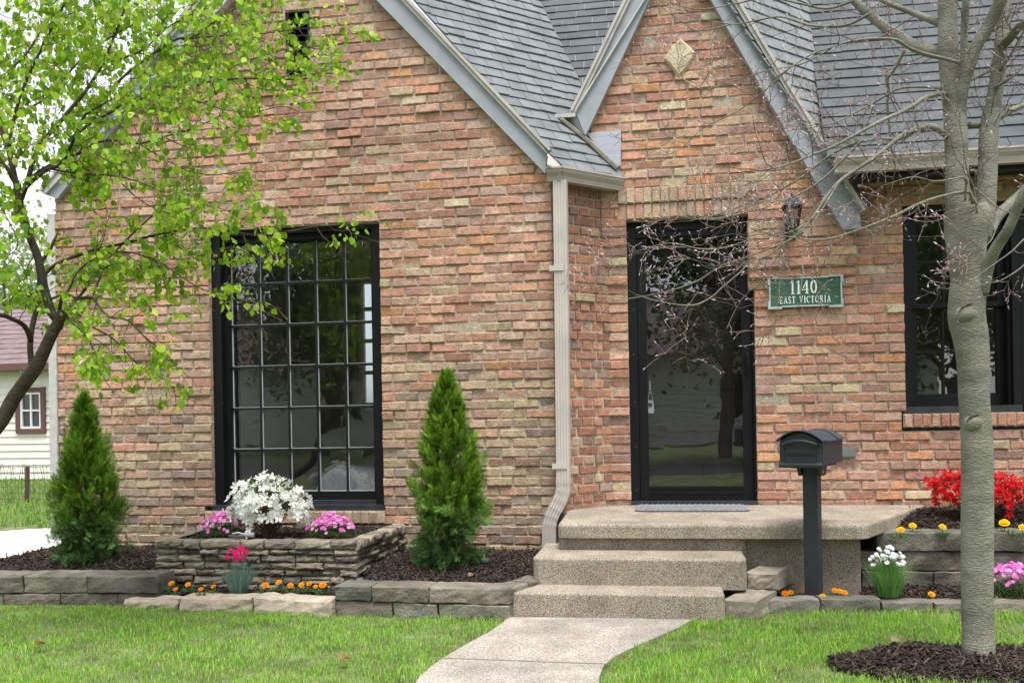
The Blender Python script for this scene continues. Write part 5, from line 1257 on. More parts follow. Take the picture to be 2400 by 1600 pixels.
# ------------------------------------------------------------------ arborvitae
def arborvitae(name, cx, cy, z0, h, w0, label, seed, prof_, count=13000):
    g = np.random.default_rng(seed); root = empty(name, (cx, cy, z0), label, 'evergreen shrub', 'arborvitae shrubs by the wall')
    mb = MB(); mb.tube([(cx, cy, z0 - .05), (cx + .01, cy, z0 + h * .5), (cx, cy, z0 + h * .93)], [.025, .016, .004], 7, (.05, .035, .025)); mb.build('trunk', m_bark, root)
    def radius(f): return w0 * np.interp(f, prof_[0], prof_[1])
    nb = count // 16; fb = g.random(nb) ** 1.05 * .975; ab = g.uniform(0, 2 * math.pi, nb)
    lump = (1 + .12 * np.sin(2 * ab + 11 * fb + seed) + .12 * np.sin(3 * ab - 19 * fb) + .10 * np.sin(7 * ab + 37 * fb)) * g.uniform(.78, 1.12, nb) * np.where(g.random(nb) < .2, .68, 1)
    rb_ = radius(fb) * lump; outb = np.stack([np.cos(ab), np.sin(ab), np.zeros(nb)], 1)
    upb = np.clip(.55 + fb * 1.7 + g.normal(0, .35, nb), 0, 3); lowb = fb < .33; upb[lowb] = g.normal(.10, .40, lowb.sum())
    dirb = outb * g.uniform(.45, 1, nb)[:, None] + np.stack([g.normal(0, .28, nb), g.normal(0, .28, nb), upb], 1); dirb /= np.linalg.norm(dirb, axis=1, keepdims=True)
    rnd = g.normal(0, 1, (nb, 3)); sb = np.cross(dirb, rnd * .6 + np.cross(outb, [0, 0, 1.]) * g.choice([-1, 1], nb)[:, None]); sb /= np.linalg.norm(sb, axis=1, keepdims=True)
    tipb = np.stack([cx + np.cos(ab) * rb_, cy + np.sin(ab) * rb_, z0 + fb * h], 1); Lb = g.uniform(.10, .17, nb) * np.where(fb > .8, .7, 1)
    k = 16; ii = np.repeat(np.arange(nb), k); n = len(ii); t = np.tile(np.linspace(.0, 1, k), nb); sd = np.tile([1, -1], n // 2)
    base_ = tipb[ii] - dirb[ii] * (Lb[ii] * (1 - t))[:, None]; spread_ = (1.05 - .75 * t) * sd
    fwd = dirb[ii] + sb[ii] * spread_[:, None] + g.normal(0, .12, (n, 3)); pos = base_ - dirb[ii] * .02; nrm = np.cross(dirb[ii], sb[ii]) + g.normal(0, .3, (n, 3))
    nrm = nrm + 0; f = fb[ii]; low = lowb[ii]; tip_tone = (.55 + .70 * t) * np.repeat(g.uniform(.75, 1.25, nb), k)  # new growth paler towards the spray tips, tone random per branch
    tv = []; tf = []
    def ql(x0, y0, x1, y1, wd):
        b = len(tv); d = np.array([x1 - x0, y1 - y0]); L = np.hypot(*d); d = d / L; p = np.array([-d[1], d[0]]) * wd
        tv.extend([(x0 + p[0] * .8, y0 + p[1] * .8, 0), (x0 - p[0] * .8, y0 - p[1] * .8, 0), (x1 - p[0] * .5, y1 - p[1] * .5, .07), (x1 + p[0] * .5, y1 + p[1] * .5, .07)]); tf.append((b, b + 1, b + 2, b + 3))
    ql(0, 0, 1, 0, .026)
    for k, x in enumerate((.14, .32, .50, .68, .84)):
        for s in (1, -1):
            L = .46 * (1 - x * .6); ql(x, 0, x + L * .8, s * L * .55, .024)
            if k < 4: ql(x + L * .4, s * L * .28, x + L * .95, s * L * .20, .018)
    tv = np.array(tv, float); tf = np.array(tf); tv[:, 2] -= .22 * tv[:, 0] ** 2
    size = g.uniform(.040, .070, n) * (1.1 - .4 * t)
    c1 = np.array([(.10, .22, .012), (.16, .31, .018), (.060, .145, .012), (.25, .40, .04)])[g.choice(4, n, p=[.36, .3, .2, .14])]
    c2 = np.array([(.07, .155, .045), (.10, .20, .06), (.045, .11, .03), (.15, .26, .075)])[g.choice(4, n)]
    mixv = np.clip((.42 - f) / .25 + g.normal(0, .25, n), 0, 1)[:, None]; cols = (c1 * (1 - mixv) + c2 * mixv) * tip_tone[:, None]
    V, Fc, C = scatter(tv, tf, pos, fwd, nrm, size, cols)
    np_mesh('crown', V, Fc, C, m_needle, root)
ta = onY(205, 1330, -1.1); tbv = onY(1056, 1340, -1.12)
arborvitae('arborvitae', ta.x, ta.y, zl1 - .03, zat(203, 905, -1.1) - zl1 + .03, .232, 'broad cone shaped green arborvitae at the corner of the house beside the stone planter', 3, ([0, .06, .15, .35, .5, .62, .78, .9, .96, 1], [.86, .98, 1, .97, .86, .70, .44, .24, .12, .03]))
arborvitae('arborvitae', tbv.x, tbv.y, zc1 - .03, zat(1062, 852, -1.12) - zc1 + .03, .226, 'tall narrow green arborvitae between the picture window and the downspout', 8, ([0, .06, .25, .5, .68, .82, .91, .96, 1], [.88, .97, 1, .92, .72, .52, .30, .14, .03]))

# ------------------------------------------------------------------ flowers
def ribbon_blades(mb, r, c, n, h, spread, wd, col, droop=.3, base_r=.03, seg=3):
    for _ in range(n):
        a = r.uniform(0, 2 * math.pi); b0 = base_r * math.sqrt(r.random()); L = h * r.uniform(.6, 1.1); lean = r.uniform(.0, spread)
        p = Vector((c[0] + math.cos(a) * b0, c[1] + math.sin(a) * b0, c[2])); o = Vector((math.cos(a), math.sin(a), 0)); s = Vector((-o.y, o.x, 0)); s = (s * r.uniform(.3, 1) + o * r.uniform(-.5, .5)).normalized()
        vs = []; 
        for k in range(seg + 1):
            t = k / seg; q = p + o * (lean * L * t + droop * L * t * t * lean) + UP * (L * (t - droop * .4 * t * t * lean)); w_ = wd * (1 - .85 * t)
            vs += [q - s * w_, q + s * w_]
        mb.add(vs, [(2 * k, 2 * k + 1, 2 * k + 3, 2 * k + 2) for k in range(seg)], jit(col, .25, r))
def flower5(mb, c, nrm, size, col, r, np_=5, point=.5, cup=.25, eye=None, ruffle=0):
    nrm = Vector(nrm).normalized(); a = nrm.cross(Vector((.2, .4, .9))).normalized(); b = nrm.cross(a); ph = r.uniform(0, 6.28); c = Vector(c)
    for k in range(np_):
        t = ph + 2 * math.pi * k / np_; d = a * math.cos(t) + b * math.sin(t); s = nrm.cross(d); w_ = size * ((.42 if point > .5 else .29) if np_ <= 5 else .28)
        zz = cup * size; tip = c + d * size + nrm * (zz * r.uniform(.4, 1.1))
        vs = [c, c + d * size * .55 - s * w_ + nrm * zz * .6, c + d * size * .9 - s * w_ * point + nrm * zz * .8, tip, c + d * size * .9 + s * w_ * point + nrm * zz * .8, c + d * size * .55 + s * w_ + nrm * zz * .6]
        mb.add(vs, [(0, 1, 2, 3), (0, 3, 4, 5)], jit(col, .08, r))
    if eye: mb.add([c + nrm * size * .1 + (a * math.cos(t) + b * math.sin(t)) * size * .14 for t in (0, 1.57, 3.14, 4.71)], [(0, 1, 2, 3)], eye)
def leaf_at(mb, p, d, L, w_, col, r):
    d = Vector(d).normalized(); s = d.cross(Vector((r.gauss(0, .4), r.gauss(0, .4), 1))).normalized(); u = s.cross(d)
    mb.add([p, p + d * L * .5 + s * w_ + u * w_ * .2, p + d * L, p + d * L * .5 - s * w_ + u * w_ * .2], [(0, 1, 2), (0, 2, 3)], jit(col, .25, r))

def azalea(name, c, rx, ry, rz, zc, label, pcol, nfl, nlf, seed, fsize, lcols, facing=None):
    r = random.Random(seed); root = empty(name, c, label, 'azalea')
    st = MB(); lf = MB(); fl = MB(); tips = []
    for _ in range(46):
        a = r.uniform(0, 2 * math.pi); el = r.uniform(.05, 1.5)
        d = Vector((math.cos(a) * math.cos(el) * rx, math.sin(a) * math.cos(el) * ry, math.sin(el) * rz + .02)); tgt = Vector((c[0], c[1], c[2] + zc)) + d * r.uniform(.75, 1)
        mid = Vector(c).lerp(tgt, .5) + Vector((r.gauss(0, .02), r.gauss(0, .02), -.01)); st.tube([Vector(c) + Vector((r.gauss(0, .012), r.gauss(0, .012), -.02)), mid, tgt], [.006, .004, .002], 4, (.09, .06, .04), (.13, .08, .05)); tips.append(tgt)
    def surf(lo=.78, hi=1.05):
        while True:
            v = Vector((r.gauss(0, 1), r.gauss(0, 1), r.gauss(.25, 1)))
            if v.length < .01: continue
            v.normalize()
            if v.z < -.38 or v.y > .6: continue
            lump = 1 + .13 * math.sin(5 * math.atan2(v.y, v.x) + 4 * v.z + seed) + .08 * math.sin(9 * v.x + 7 * v.z); k = r.uniform(lo, hi) * lump
            return Vector((c[0] + v.x * rx * k, c[1] + v.y * ry * k, c[2] + zc + v.z * rz * k)), v
    for _ in range(nlf):
        p, v = surf(.45, 1.02); leaf_at(lf, p, v + Vector((r.gauss(0, .6), r.gauss(0, .6), r.gauss(.2, .5))), r.uniform(.02, .04), r.uniform(.006, .010), r.choice(lcols), r)
    k = 0
    cl = [surf(.95, 1.05) for _ in range(nfl // 7)]
    for _ in range(nfl):
        p0, v0 = r.choice(cl); p, v = surf(.86, 1.08) if r.random() < .5 else (p0 + Vector((r.gauss(0, .022), r.gauss(0, .022), r.gauss(0, .02))), v0)
        flower5(fl, p, v + Vector((r.gauss(0, .4), r.gauss(0, .4) - .2, r.gauss(.1, .4))), fsize * r.uniform(.75, 1.15), pcol, r, 5, .40, .45)
    st.build('stems', m_bark, root); lf.build('leaves', m_leaf, root); fl.build('blossoms', m_petal, root)
ac = onY(632, 1250, -.95); ac.z = zpt - .03
azalea('azalea', tuple(ac), .245, .2, .195, .20, 'white azalea in full bloom in the stone planter', (.94, .95, .92), 270, 1100, 4, .040, [(.10, .19, .03), (.16, .26, .05), (.22, .33, .06), (.12, .12, .04)])
ar = onY(2292, 1200, -.38); ar.z = zb_u(ar.x, ar.y) - .01
azalea('azalea', tuple(ar), .29, .2, .15, .19, 'red azalea in bloom behind the bare tree trunk', (.66, .012, .02), 430, 420, 9, .028, [(.09, .14, .03), (.16, .22, .05), (.12, .07, .04)])
# a fallen white blossom beside the tool on the planter edge
mb = MB(); q = onY(578, 1252, -1.16); 
for k in range(3): flower5(mb, (q.x + .01 * k, q.y, zpt + .012 + .02 * k), (rng.gauss(0, .4), -.8, .6), .032, (.86, .87, .84), rng)
tag(mb.build('fallen_blossom', m_petal), 'loose white azalea blossom lying beside the grey hose nozzle', 'blossom')

def phlox(name, c, rx, ry, rz, label, seed, nfl, tall=.0):
    r = random.Random(seed); root = empty(name, c, label, 'flowers', 'mounds of pink flowers'); lf = MB(); fl = MB()
    for _ in range(620):
        a = r.uniform(0, 2 * math.pi); k = math.sqrt(r.random()); hh = rz * (1 - .6 * k * k) * r.uniform(.3, .95); p = Vector((c[0] + math.cos(a) * rx * k, c[1] + math.sin(a) * ry * k, c[2] + hh * .55))
        leaf_at(lf, p, (math.cos(a) * k + r.gauss(0, .5), math.sin(a) * k + r.gauss(0, .5), r.uniform(.4, 1.4)), r.uniform(.025, .045), r.uniform(.002, .0035), r.choice([(.06, .15, .025), (.09, .20, .03), (.045, .11, .02)]), r)
    for _ in range(nfl):
        a = r.uniform(0, 2 * math.pi); k = r.random() ** .6 * 1.05; z = rz * (1 - .55 * k * k) * r.uniform(.85, 1.12)
        if math.sin(a) < -.3 and k > .75 and r.random() < .6: continue
        flower5(fl, (c[0] + math.cos(a) * rx * k, c[1] + math.sin(a) * ry * k, c[2] + z), (math.cos(a) * k * .7, math.sin(a) * k * .7 - .5, .8), r.uniform(.011, .016), r.choice([(.66, .16, .50), (.72, .26, .58), (.60, .10, .42), (.74, .36, .62)]), r, 5, .75, .1, eye=(.45, .06, .25))
    lf.build('leaves', m_leaf, root); fl.build('blossoms', m_petal, root)
c = onY(518, 1250, -1.0); c.z = zpt - .03; phlox('pink_flowers', tuple(c), .165, .13, .17, 'mound of pink flowers at the left end of the stone planter', 1, 190)
c = onY(776, 1252, -1.0); c.z = zpt - .03; phlox('pink_flowers', tuple(c), .165, .13, .165, 'mound of pink flowers right of the white azalea in the planter', 2, 230)
c = onY(2372, 1392, -1.12); c.z = zb_f(c.x, c.y) - .01; phlox('pink_flowers', tuple(c), .17, .13, .20, 'mound of pink flowers in the lower bed right of the bare tree', 3, 200)

def dianthus(name, c, label, seed, h, bl, blade_n, stems, fcol, fsize, spread, sw=1.0, br=.05, cat='carnation', budc=(.10, .2, .06)):
    r = random.Random(seed); root = empty(name, c, label, cat); gb = MB(); fl = MB(); st = MB()
    ribbon_blades(gb, r, c, blade_n, h * .72, spread, .0022, bl, .5, br)
    for _ in range(stems):
        a = r.uniform(0, 2 * math.pi); k = math.sqrt(r.random()); L = h * r.uniform(.72, 1.05); tip = Vector((c[0] + math.cos(a) * k * spread * h * .55 * sw, c[1] + math.sin(a) * k * spread * h * .45 * sw, c[2] + L * (1 - .22 * k * k * (sw > 1))))
        st.tube([Vector((c[0] + math.cos(a) * .02, c[1] + math.sin(a) * .02, c[2])), Vector(c).lerp(tip, .5) + UP * .02, tip], [.0016, .0014, .0012], 4, bl)
        for q in range(2): leaf_at(st, Vector(c).lerp(tip, .4 + .3 * q) + UP * .01, (r.gauss(0, 1), r.gauss(0, 1), .8), .03, .0018, bl, r)
        if r.random() < .62:
            nn = (r.gauss(0, .35), -.75 + r.gauss(0, .3), .6)
            flower5(fl, tip, nn, fsize * r.uniform(.85, 1.15), fcol, r, 9, .9, .22); flower5(fl, tip + Vector((0, -.004, .004)), nn, fsize * .6, tuple(min(.9, x * 1.1) for x in fcol), r, 7, .9, .5)
        else: st.tube([tip, tip + UP * .012], [.0035, .001], 5, budc)
    gb.build('leaves', m_blade, root); st.build('stems', m_blade, root); fl.build('blossoms', m_petal, root)
c = onZ(559, 1392, .05); dianthus('carnation', tuple(c), 'hot pink carnation with silvery blue blades in front of the planter', 5, .28, (.20, .32, .27), 330, 16, (.68, .02, .16), .023, .50)
c = onZ(2082, 1395, .06); dianthus('carnation', tuple(c), 'white carnation with fine green blades in the lower bed', 6, .29, (.17, .34, .09), 620, 80, (.84, .84, .88), .013, .46, 1.35, .06, budc=(.2, .3, .12))

def marigold_mesh(seed, flc, sz):
    r = random.Random(seed); lf = MB(); fl = MB()
    for _ in range(30):
        a = r.uniform(0, 6.28); leaf_at(lf, Vector((math.cos(a) * .016, math.sin(a) * .012, .004)), (math.cos(a), math.sin(a), r.uniform(.1, .9)), r.uniform(.02, .05), r.uniform(.003, .006), r.choice([(.06, .16, .03), (.09, .2, .05), (.12, .24, .07)]), r)
    hts = .05
    for ring, (rad, z, k) in enumerate(((1.0, -.002, 11), (.75, .003, 9), (.5, .006, 7), (.28, .009, 5))):
        flower5(fl, (0, 0, hts + z), (r.gauss(0, .1), -.55, .8), sz * rad, flc, r, k, .9, .25 + ring * .1)
    lf.tube([(0, 0, 0), (0, .004, hts)], .002, 4, (.08, .18, .04))
    return lf, fl
def marigold_kind(seed, col, sz):
    lf, fl = marigold_mesh(seed, col, sz); root = bpy.data.objects.new('marigold', None); COL.objects.link(root)
    a = lf.build('leaves', m_leaf, root, local=True); b = fl.build('blossom', m_petal, root, local=True); return root
used = {}
def place_marigold(kind, x, y, z, label, group, sc=1.0, rz=0.0):
    key = kind; src = used.get(key)
    if src is None:
        src = marigold_kind(*KINDS[kind]); used[key] = src; root = src
    else:
        root = src.copy(); COL.objects.link(root)
        for ch in src.children: c2 = ch.copy(); COL.objects.link(c2); c2.parent = root
    root.location = (x, y, z); root.rotation_euler = (0, 0, rz); root.scale = (sc, sc, sc); tag(root, label, 'marigold', group)
ORG, YEL = (.90, .40, .010), (.88, .52, .012)
KINDS = {'o1': (1, ORG, .021), 'o2': (2, (.88, .34, .010), .021), 'y1': (3, YEL, .022)}
row = [(352, 1378, 1.5, 'largest orange marigold at the left end of the row under the planter'), (402, 1378, .95, 'orange marigold second from the left under the planter'), (412, 1389, .8, 'small yellowish marigold low behind the middle buff edging stone'), (441, 1381, .95, 'orange marigold midway between the left end and the pink carnation'), (471, 1389, .8, 'tiny orange marigold touching the middle buff edging stone'), (501, 1384, .85, 'orange marigold just left of the pink carnation'),
       (622, 1386, 1.15, 'first orange marigold right of the pink carnation'), (654, 1379, 1.1, 'second orange marigold right of the pink carnation'), (681, 1384, 1.0, 'third orange marigold right of the pink carnation'), (707, 1383, 1.0, 'fourth orange marigold right of the pink carnation'), (725, 1379, .95, 'orange marigold standing highest near the right end of the planter row'), (740, 1382, .75, 'smallest orange marigold near the right end of the planter row'), (757, 1387, 1.2, 'orange marigold at the right end of the row by the block wall')]
for i, (x, y, s, lab) in enumerate(row):
    p = onZ(x, y, .085); place_marigold('o1' if i % 2 else 'o2', p.x, p.y, .07, lab, 'orange marigolds in front of the planter', s, (i * 1.3) % .8 - .4)
row2 = [(1840, 1390, 1.1, 'orange marigold at the left end, beside the lower grey block'), (1853, 1386, 1.0, 'orange marigold close behind the lower grey block'), (1886, 1383, 1.1, 'orange marigold touching the left side of the mailbox post'), (1928, 1397, .95, 'orange marigold at the right foot of the mailbox post'), (1956, 1379, .9, 'first orange marigold right of the mailbox post'), (1968, 1381, .9, 'second orange marigold right of the mailbox post'), (1979, 1386, 1.0, 'third orange marigold right of the mailbox post'), (2183, 1391, 1.05, 'lone orange marigold between the white carnation and the trunk')]
for i, (x, y, s, lab) in enumerate(row2):
    p = onZ(x, y, ze + .02); place_marigold('o1' if i % 2 else 'o2', p.x, p.y, max(ze - .03, zb_f(p.x, p.y)) - .005, lab, 'orange marigolds around the mailbox post', s, (i * 1.7) % .8 - .4)
row3 = [(2111, 1236, 1.15, 'yellow marigold at the left end of the upper bed by the landing'), (2139, 1228, 1.15, 'second yellow marigold in the upper bed'), (2209, 1233, 1.1, 'yellow marigold just left of the bare trunk in the upper bed'), (2354, 1229, 1.5, 'larger yellow marigold right of the bare trunk in the upper bed'), (2397, 1235, 1.2, 'yellow marigold at the far right of the upper bed')]
for i, (x, y, s, lab) in enumerate(row3):
    p = onZ(x, y, zr[3] + .03); p = onZ(x, y, max(zr[3], zb_u(p.x, p.y)) + .04); place_marigold('y1', p.x, p.y, max(zr[3] - .03, zb_u(p.x, p.y)), lab, 'yellow marigolds in the upper bed', s, (i * 1.1) % .8 - .4)
# hose nozzle left on the planter rim
q = onY(566, 1257, -1.25); nz = empty('hose_nozzle', (q.x, q.y, zpt), 'grey and black garden hose nozzle lying on the planter rim', 'hose nozzle'); zq = zpt + .022
mb = MB(); mb.tube([(q.x - .075, q.y - .03, zq), (q.x - .03, q.y - .025, zq - .002), (q.x + .02, q.y - .02, zq - .002), (q.x + .035, q.y - .018, zq)], [.010, .013, .014, .012], 10, (.07, .08, .10)); mb.build('grip', m_plain, nz)
mb = MB(); mb.tube([(q.x + .0, q.y - .02, zq), (q.x + .04, q.y - .01, zq + .004), (q.x + .085, q.y, zq + .006), (q.x + .09, q.y + .001, zq + .006)], [.014, .013, .018, .017], 10, (.30, .31, .33)); mb.build('barrel', m_plain, nz)
mb = MB(); mb.tube([(q.x - .05, q.y - .03, zq + .018), (q.x - .01, q.y - .028, zq + .024), (q.x + .02, q.y - .02, zq + .016)], [.005, .007, .005], 6, (.45, .46, .48)); mb.build('trigger', m_plain, nz)

# ------------------------------------------------------------------ lawn blades
def lawn(name, poly, count, seed, hmin, hmax, wd, label, cols=None, avoid=None):
    g = np.random.default_rng(seed); xs = [p[0] for p in poly]; yq = [p[1] for p in poly]; N_ = int(count * 1.0)
    P = np.stack([g.uniform(min(xs), max(xs), N_ * 3), g.uniform(min(yq), max(yq), N_ * 3)], 1); k = pip(P, poly)
    if avoid is not None:
        for a in avoid: k &= ~pip(P, a)
    P = P[k]; n1_ = np.sin(P[:, 0] * 5.3 + 1.1) * np.sin(P[:, 1] * 6.1) + .6 * np.sin(P[:, 0] * 13.1 - P[:, 1] * 9.7) + .4 * np.sin(P[:, 0] * 27 + P[:, 1] * 31)
    keep = g.random(len(P)) < np.clip(.85 + .22 * n1_, .25, 1); P, n1_ = P[keep][:N_], n1_[keep][:N_]; n = len(P)
    a = g.uniform(0, 2 * math.pi, n); h = g.uniform(hmin, hmax, n) * (1 + .22 * np.clip(n1_, -1, 1)); lean = g.uniform(.15, .95, n); w_ = wd * g.uniform(.6, 1.3, n)
    o = np.stack([np.cos(a), np.sin(a), np.zeros(n)], 1); sa_ = a + math.pi / 2 + g.normal(0, .5, n); s = np.stack([np.cos(sa_), np.sin(sa_), np.zeros(n)], 1)
    b = np.stack([P[:, 0], P[:, 1], np.full(n, -.012)], 1); up = np.array([0, 0, 1.])
    m_ = b + o * (lean * h * .3)[:, None] + up * (h * .6)[:, None]; t = b + o * (lean * h * .85)[:, None] + up * (h * (1 - .25 * lean))[:, None]
    V = np.stack([b - s * w_[:, None], b + s * w_[:, None], m_ + s * (w_ * .75)[:, None], m_ - s * (w_ * .75)[:, None], t + s * (w_ * .15)[:, None], t - s * (w_ * .15)[:, None]], 1).reshape(-1, 3)
    Fc = (np.arange(n)[:, None, None] * 6 + np.array([(0, 1, 2, 3), (3, 2, 4, 5)])[None]).reshape(-1, 4)
    cc = np.array(cols or [(.17, .39, .035), (.25, .47, .045), (.13, .31, .03), (.33, .53, .07), (.42, .50, .15), (.48, .41, .22)])
    pr_ = np.array([.28, .30, .15, .15, .07, .05]); C = cc[g.choice(6, n, p=pr_)] * (g.uniform(.8, 1.2, (n, 1)) * (1 + .10 * np.clip(n1_, -1, 1))[:, None])
    o_ = np_mesh(name, V, Fc, np.repeat(C, 6, 0), m_blade); return tag(o_, label, kind='stuff')
AV = [path_poly, tpoly]
def wall_y(x):  # front edge of beds
    return None
lf_poly = [(-7.5, -4.1), (pl[-1].x + .0, -4.1)] + [(p.x, p.y) for p in reversed(pl)] + [(s1a, ys1), (xc1, yc0), (xc0, yc0 + .05), (onZ(590, 1430, 0).x, onZ(590, 1430, 0).y), (onZ(284, 1420, 0).x, onZ(284, 1420, 0).y - .0), (xa, yl0), (xa - 2, yl0)]
lawn('grass', lf_poly, 90000, 1, .016, .036, .0016, 'short spring lawn left of the front path')
rt_poly = [(pr[-1].x, -4.1)] + [(4.6, -4.1), (4.6, ye0 + .02), (ea + (eb - ea) * .42, ye0), (ea, ye0 - .09), (onY(1694, 1420, yk).x, yk), (s1b, ys1)] + [(p.x, p.y) for p in pr[:-1]]
lawn('grass', rt_poly, 90000, 2, .018, .042, .0016, 'short spring lawn right of the front path', avoid=[[(tb.x + .56 * math.cos(a), tb.y - .06 + .25 * math.sin(a)) for a in np.linspace(0, 2 * math.pi, 24, endpoint=False)]])

# fallen leaves and a twig on the grass
for (x, y, s, lab, cc) in ((805, 1543, .03, 'round tan dead leaf on the lawn left of the path', (.34, .19, .08)), (92, 1508, .028, 'brown dead leaf on the left part of the lawn', (.2, .11, .05)), (2106, 1501, .035, 'pale curled dead leaf on the lawn left of the tree mound', (.42, .30, .20)), (1108, 1348, .03, 'tan dead leaf on the mulch at the foot of the tall arborvitae', (.40, .26, .17))):
    z = zc1 - .01 if y < 1400 else .035; p = onZ(x, y, z); mb = MB()
    vs = [(p.x, p.y, z)] + [(p.x + math.cos(t) * s * (1 + .25 * math.sin(3 * t)), p.y + math.sin(t) * s * .8, z + .012 * math.sin(2 * t + s * 100) + .006) for t in np.linspace(0, 2 * math.pi, 11)[:-1]]
    mb.add(vs, [(0, k, k % 10 + 1) for k in range(1, 11)], cc); tag(mb.build('dead_leaf', m_leaf), lab, 'leaf', 'dead leaves on the ground')

# ------------------------------------------------------------------ side yard: drive, old slabs, fence, garage
mb = MB(); q = zpoly([(-400, 1318), (-200, 1258), (60, 1240), (140, 1236), (260, 1270), (260, 1296), (100, 1312), (-60, 1322)], .004); mb.slab(q, (0, 0, -.02)); tag(mb.build('gravel_drive', m_gravel), kind='structure')
mb = MB()
for (a, b, c_, d) in (((-300, 1352), (-300, 1334), (150, 1312), (170, 1326)), ((-300, 1375), (-300, 1355), (160, 1329), (180, 1345))):
    mb.slab(zpoly([a, d, c_, b], .012), (0, 0, -.04))
tag(mb.build('side_path', m_slab), kind='structure')
lawn('grass', [(-22, 10.2), (-22, onZ(0, 1238, 0).y), (onZ(60, 1236, 0).x, onZ(60, 1236, 0).y), (-4.9, onZ(140, 1232, 0).y), (-4.5, 10.2)], 42000, 3, .05, .10, .006, 'lawn of the side yard around the wire fence', cols=[(.13, .28, .03), (.18, .35, .04), (.10, .22, .025), (.23, .38, .06), (.30, .34, .11), (.33, .26, .13)])
lawn('grass', [(onZ(-300, 1330, 0).x, onZ(-300, 1330, 0).y), (onZ(0, 1327, 0).x, onZ(0, 1327, 0).y), (onZ(150, 1304, 0).x, onZ(150, 1304, 0).y), (onZ(150, 1296, 0).x, onZ(150, 1296, 0).y), (onZ(0, 1314, 0).x, onZ(0, 1314, 0).y)], 900, 4, .03, .07, .003, 'grass tufts between the gravel and the old slabs')
fb_ = onZ(62, 1176, 0); YFn = fb_.y; ftop = onY(66, 1092, YFn).z
fn = empty('wire_fence', (fb_.x, YFn, 0), 'sagging rusty wire mesh fence with an iron post before the cream garage', 'fence')
mb = MB(); mb.tube([(fb_.x, YFn, -.1), (fb_.x + .03, YFn, ftop)], .032, 6); mb.build('post', m_rust, fn)
mb = MB(); x0, x1 = onY(-120, 1100, YFn).x, onY(190, 1100, YFn).x; n = 46
for k in range(n + 1):
    x = x0 + (x1 - x0) * k / n; mb.tube([(x, YFn - .02, .02), (x + rng.gauss(0, .012), YFn - .02 + rng.gauss(0, .02), ftop * .5), (x + rng.gauss(0, .03), YFn - .02 + rng.gauss(0, .03), ftop + rng.uniform(-.03, .06))], .0042, 3)
for z in (.05, .14, .23, .33, .43, ftop - .02):
    mb.tube([(x0 + (x1 - x0) * k / 20, YFn - .02, z + rng.gauss(0, .008)) for k in range(21)], .0042, 3)
mb.build('mesh', m_wire, fn)

YGa = 10.4
def sided(mb, x0, x1, z0, z1, Y, lap, r, sgn=-1):
    z = z0
    while z < z1:
        e = min(z + lap, z1); mb.add([(x0, Y + sgn * .022, z), (x1, Y + sgn * .022, z), (x1, Y, e), (x0, Y, e), (x0, Y, z), (x1, Y, z)], [(0, 1, 2, 3), (4, 5, 1, 0)], (.7, .7, .7)); z += lap
gx0_, gx1_ = onY(-330, 1000, YGa).x, onY(300, 1000, YGa).x; gzt = onY(60, 858, YGa).z
gar = empty('garage', ((gx0_ + gx1_) / 2, YGa, 0), 'cream lap sided garage with brown trim and a small white window', 'garage')
w0x, w1x, w0z, w1z = onY(50, 960, YGa).x, onY(99, 960, YGa).x, onY(70, 1004, YGa).z, onY(70, 919, YGa).z
mb = MB(); lap = .15
for (a, b, c_, d) in ((gx0_, w0x, 0, gzt), (w1x, gx1_, 0, gzt)): sided(mb, a, b, c_, d, YGa, lap, rng)
nlo = math.floor(w0z / lap) * lap
sided(mb, w0x, w1x, 0, w0z, YGa, lap, rng); sided(mb, w0x, w1x, w1z, gzt, YGa, lap, rng)
mb.box((gx0_, YGa + .05, 0), (gx0_ + .1, YGa + 6, gzt)); mb.box((gx1_ - .1, YGa + .05, 0), (gx1_, YGa + 6, gzt)); mb.box((gx0_ + .1, YGa + 5.9, 0), (gx1_ - .1, YGa + 6, gzt)); mb.build('wall', m_sid, gar)
zrg = onY(60, 726, YGa + 3).z
mb = MB(); n = 12
for k in range(n):
    f0, f1 = k / n, (k + 1) / n; ya, yb = YGa - .35 + 3.35 * f0, YGa - .35 + 3.35 * f1; za, zb = gzt + .02 + (zrg - gzt) * f0, gzt + .02 + (zrg - gzt) * f1
    mb.add([(gx0_ - .3, ya, za + .02), (gx1_ + .3, ya, za + .02), (gx1_ + .3, yb, zb), (gx0_ - .3, yb, zb), (gx0_ - .3, ya, za), (gx1_ + .3, ya, za)], [(0, 1, 2, 3), (4, 5, 1, 0)])
mb.add([(gx0_ - .3, YGa + 3, zrg + .02), (gx1_ + .3, YGa + 3, zrg + .02), (gx1_ + .3, YGa + 6.3, gzt), (gx0_ - .3, YGa + 6.3, gzt)], [(0, 1, 2, 3)]); mb.build('roof', m_roofb, gar)
mb = MB(); mb.box((gx0_ - .3, YGa - .37, gzt - .10), (gx1_ + .3, YGa - .35, gzt + .04)); mb.box((gx0_ - .3, YGa - .349, gzt - .09), (gx1_ + .3, YGa - .03, gzt - .07)); mb.build('fascia', m_brown, gar)
mb = MB(); t = .1
mb.box((w0x - t, YGa - .06, w0z - t), (w0x, YGa + .02, w1z + t)); mb.box((w1x, YGa - .06, w0z - t), (w1x + t, YGa + .02, w1z + t)); mb.box((w0x, YGa - .06, w1z), (w1x, YGa + .02, w1z + t)); mb.box((w0x, YGa - .065, w0z - t), (w1x, YGa + .02, w0z))
GW = mb.build('window', m_brown, gar)
mb = MB(); t = .045; xm_, zm_ = (w0x + w1x) / 2, (w0z + w1z) / 2
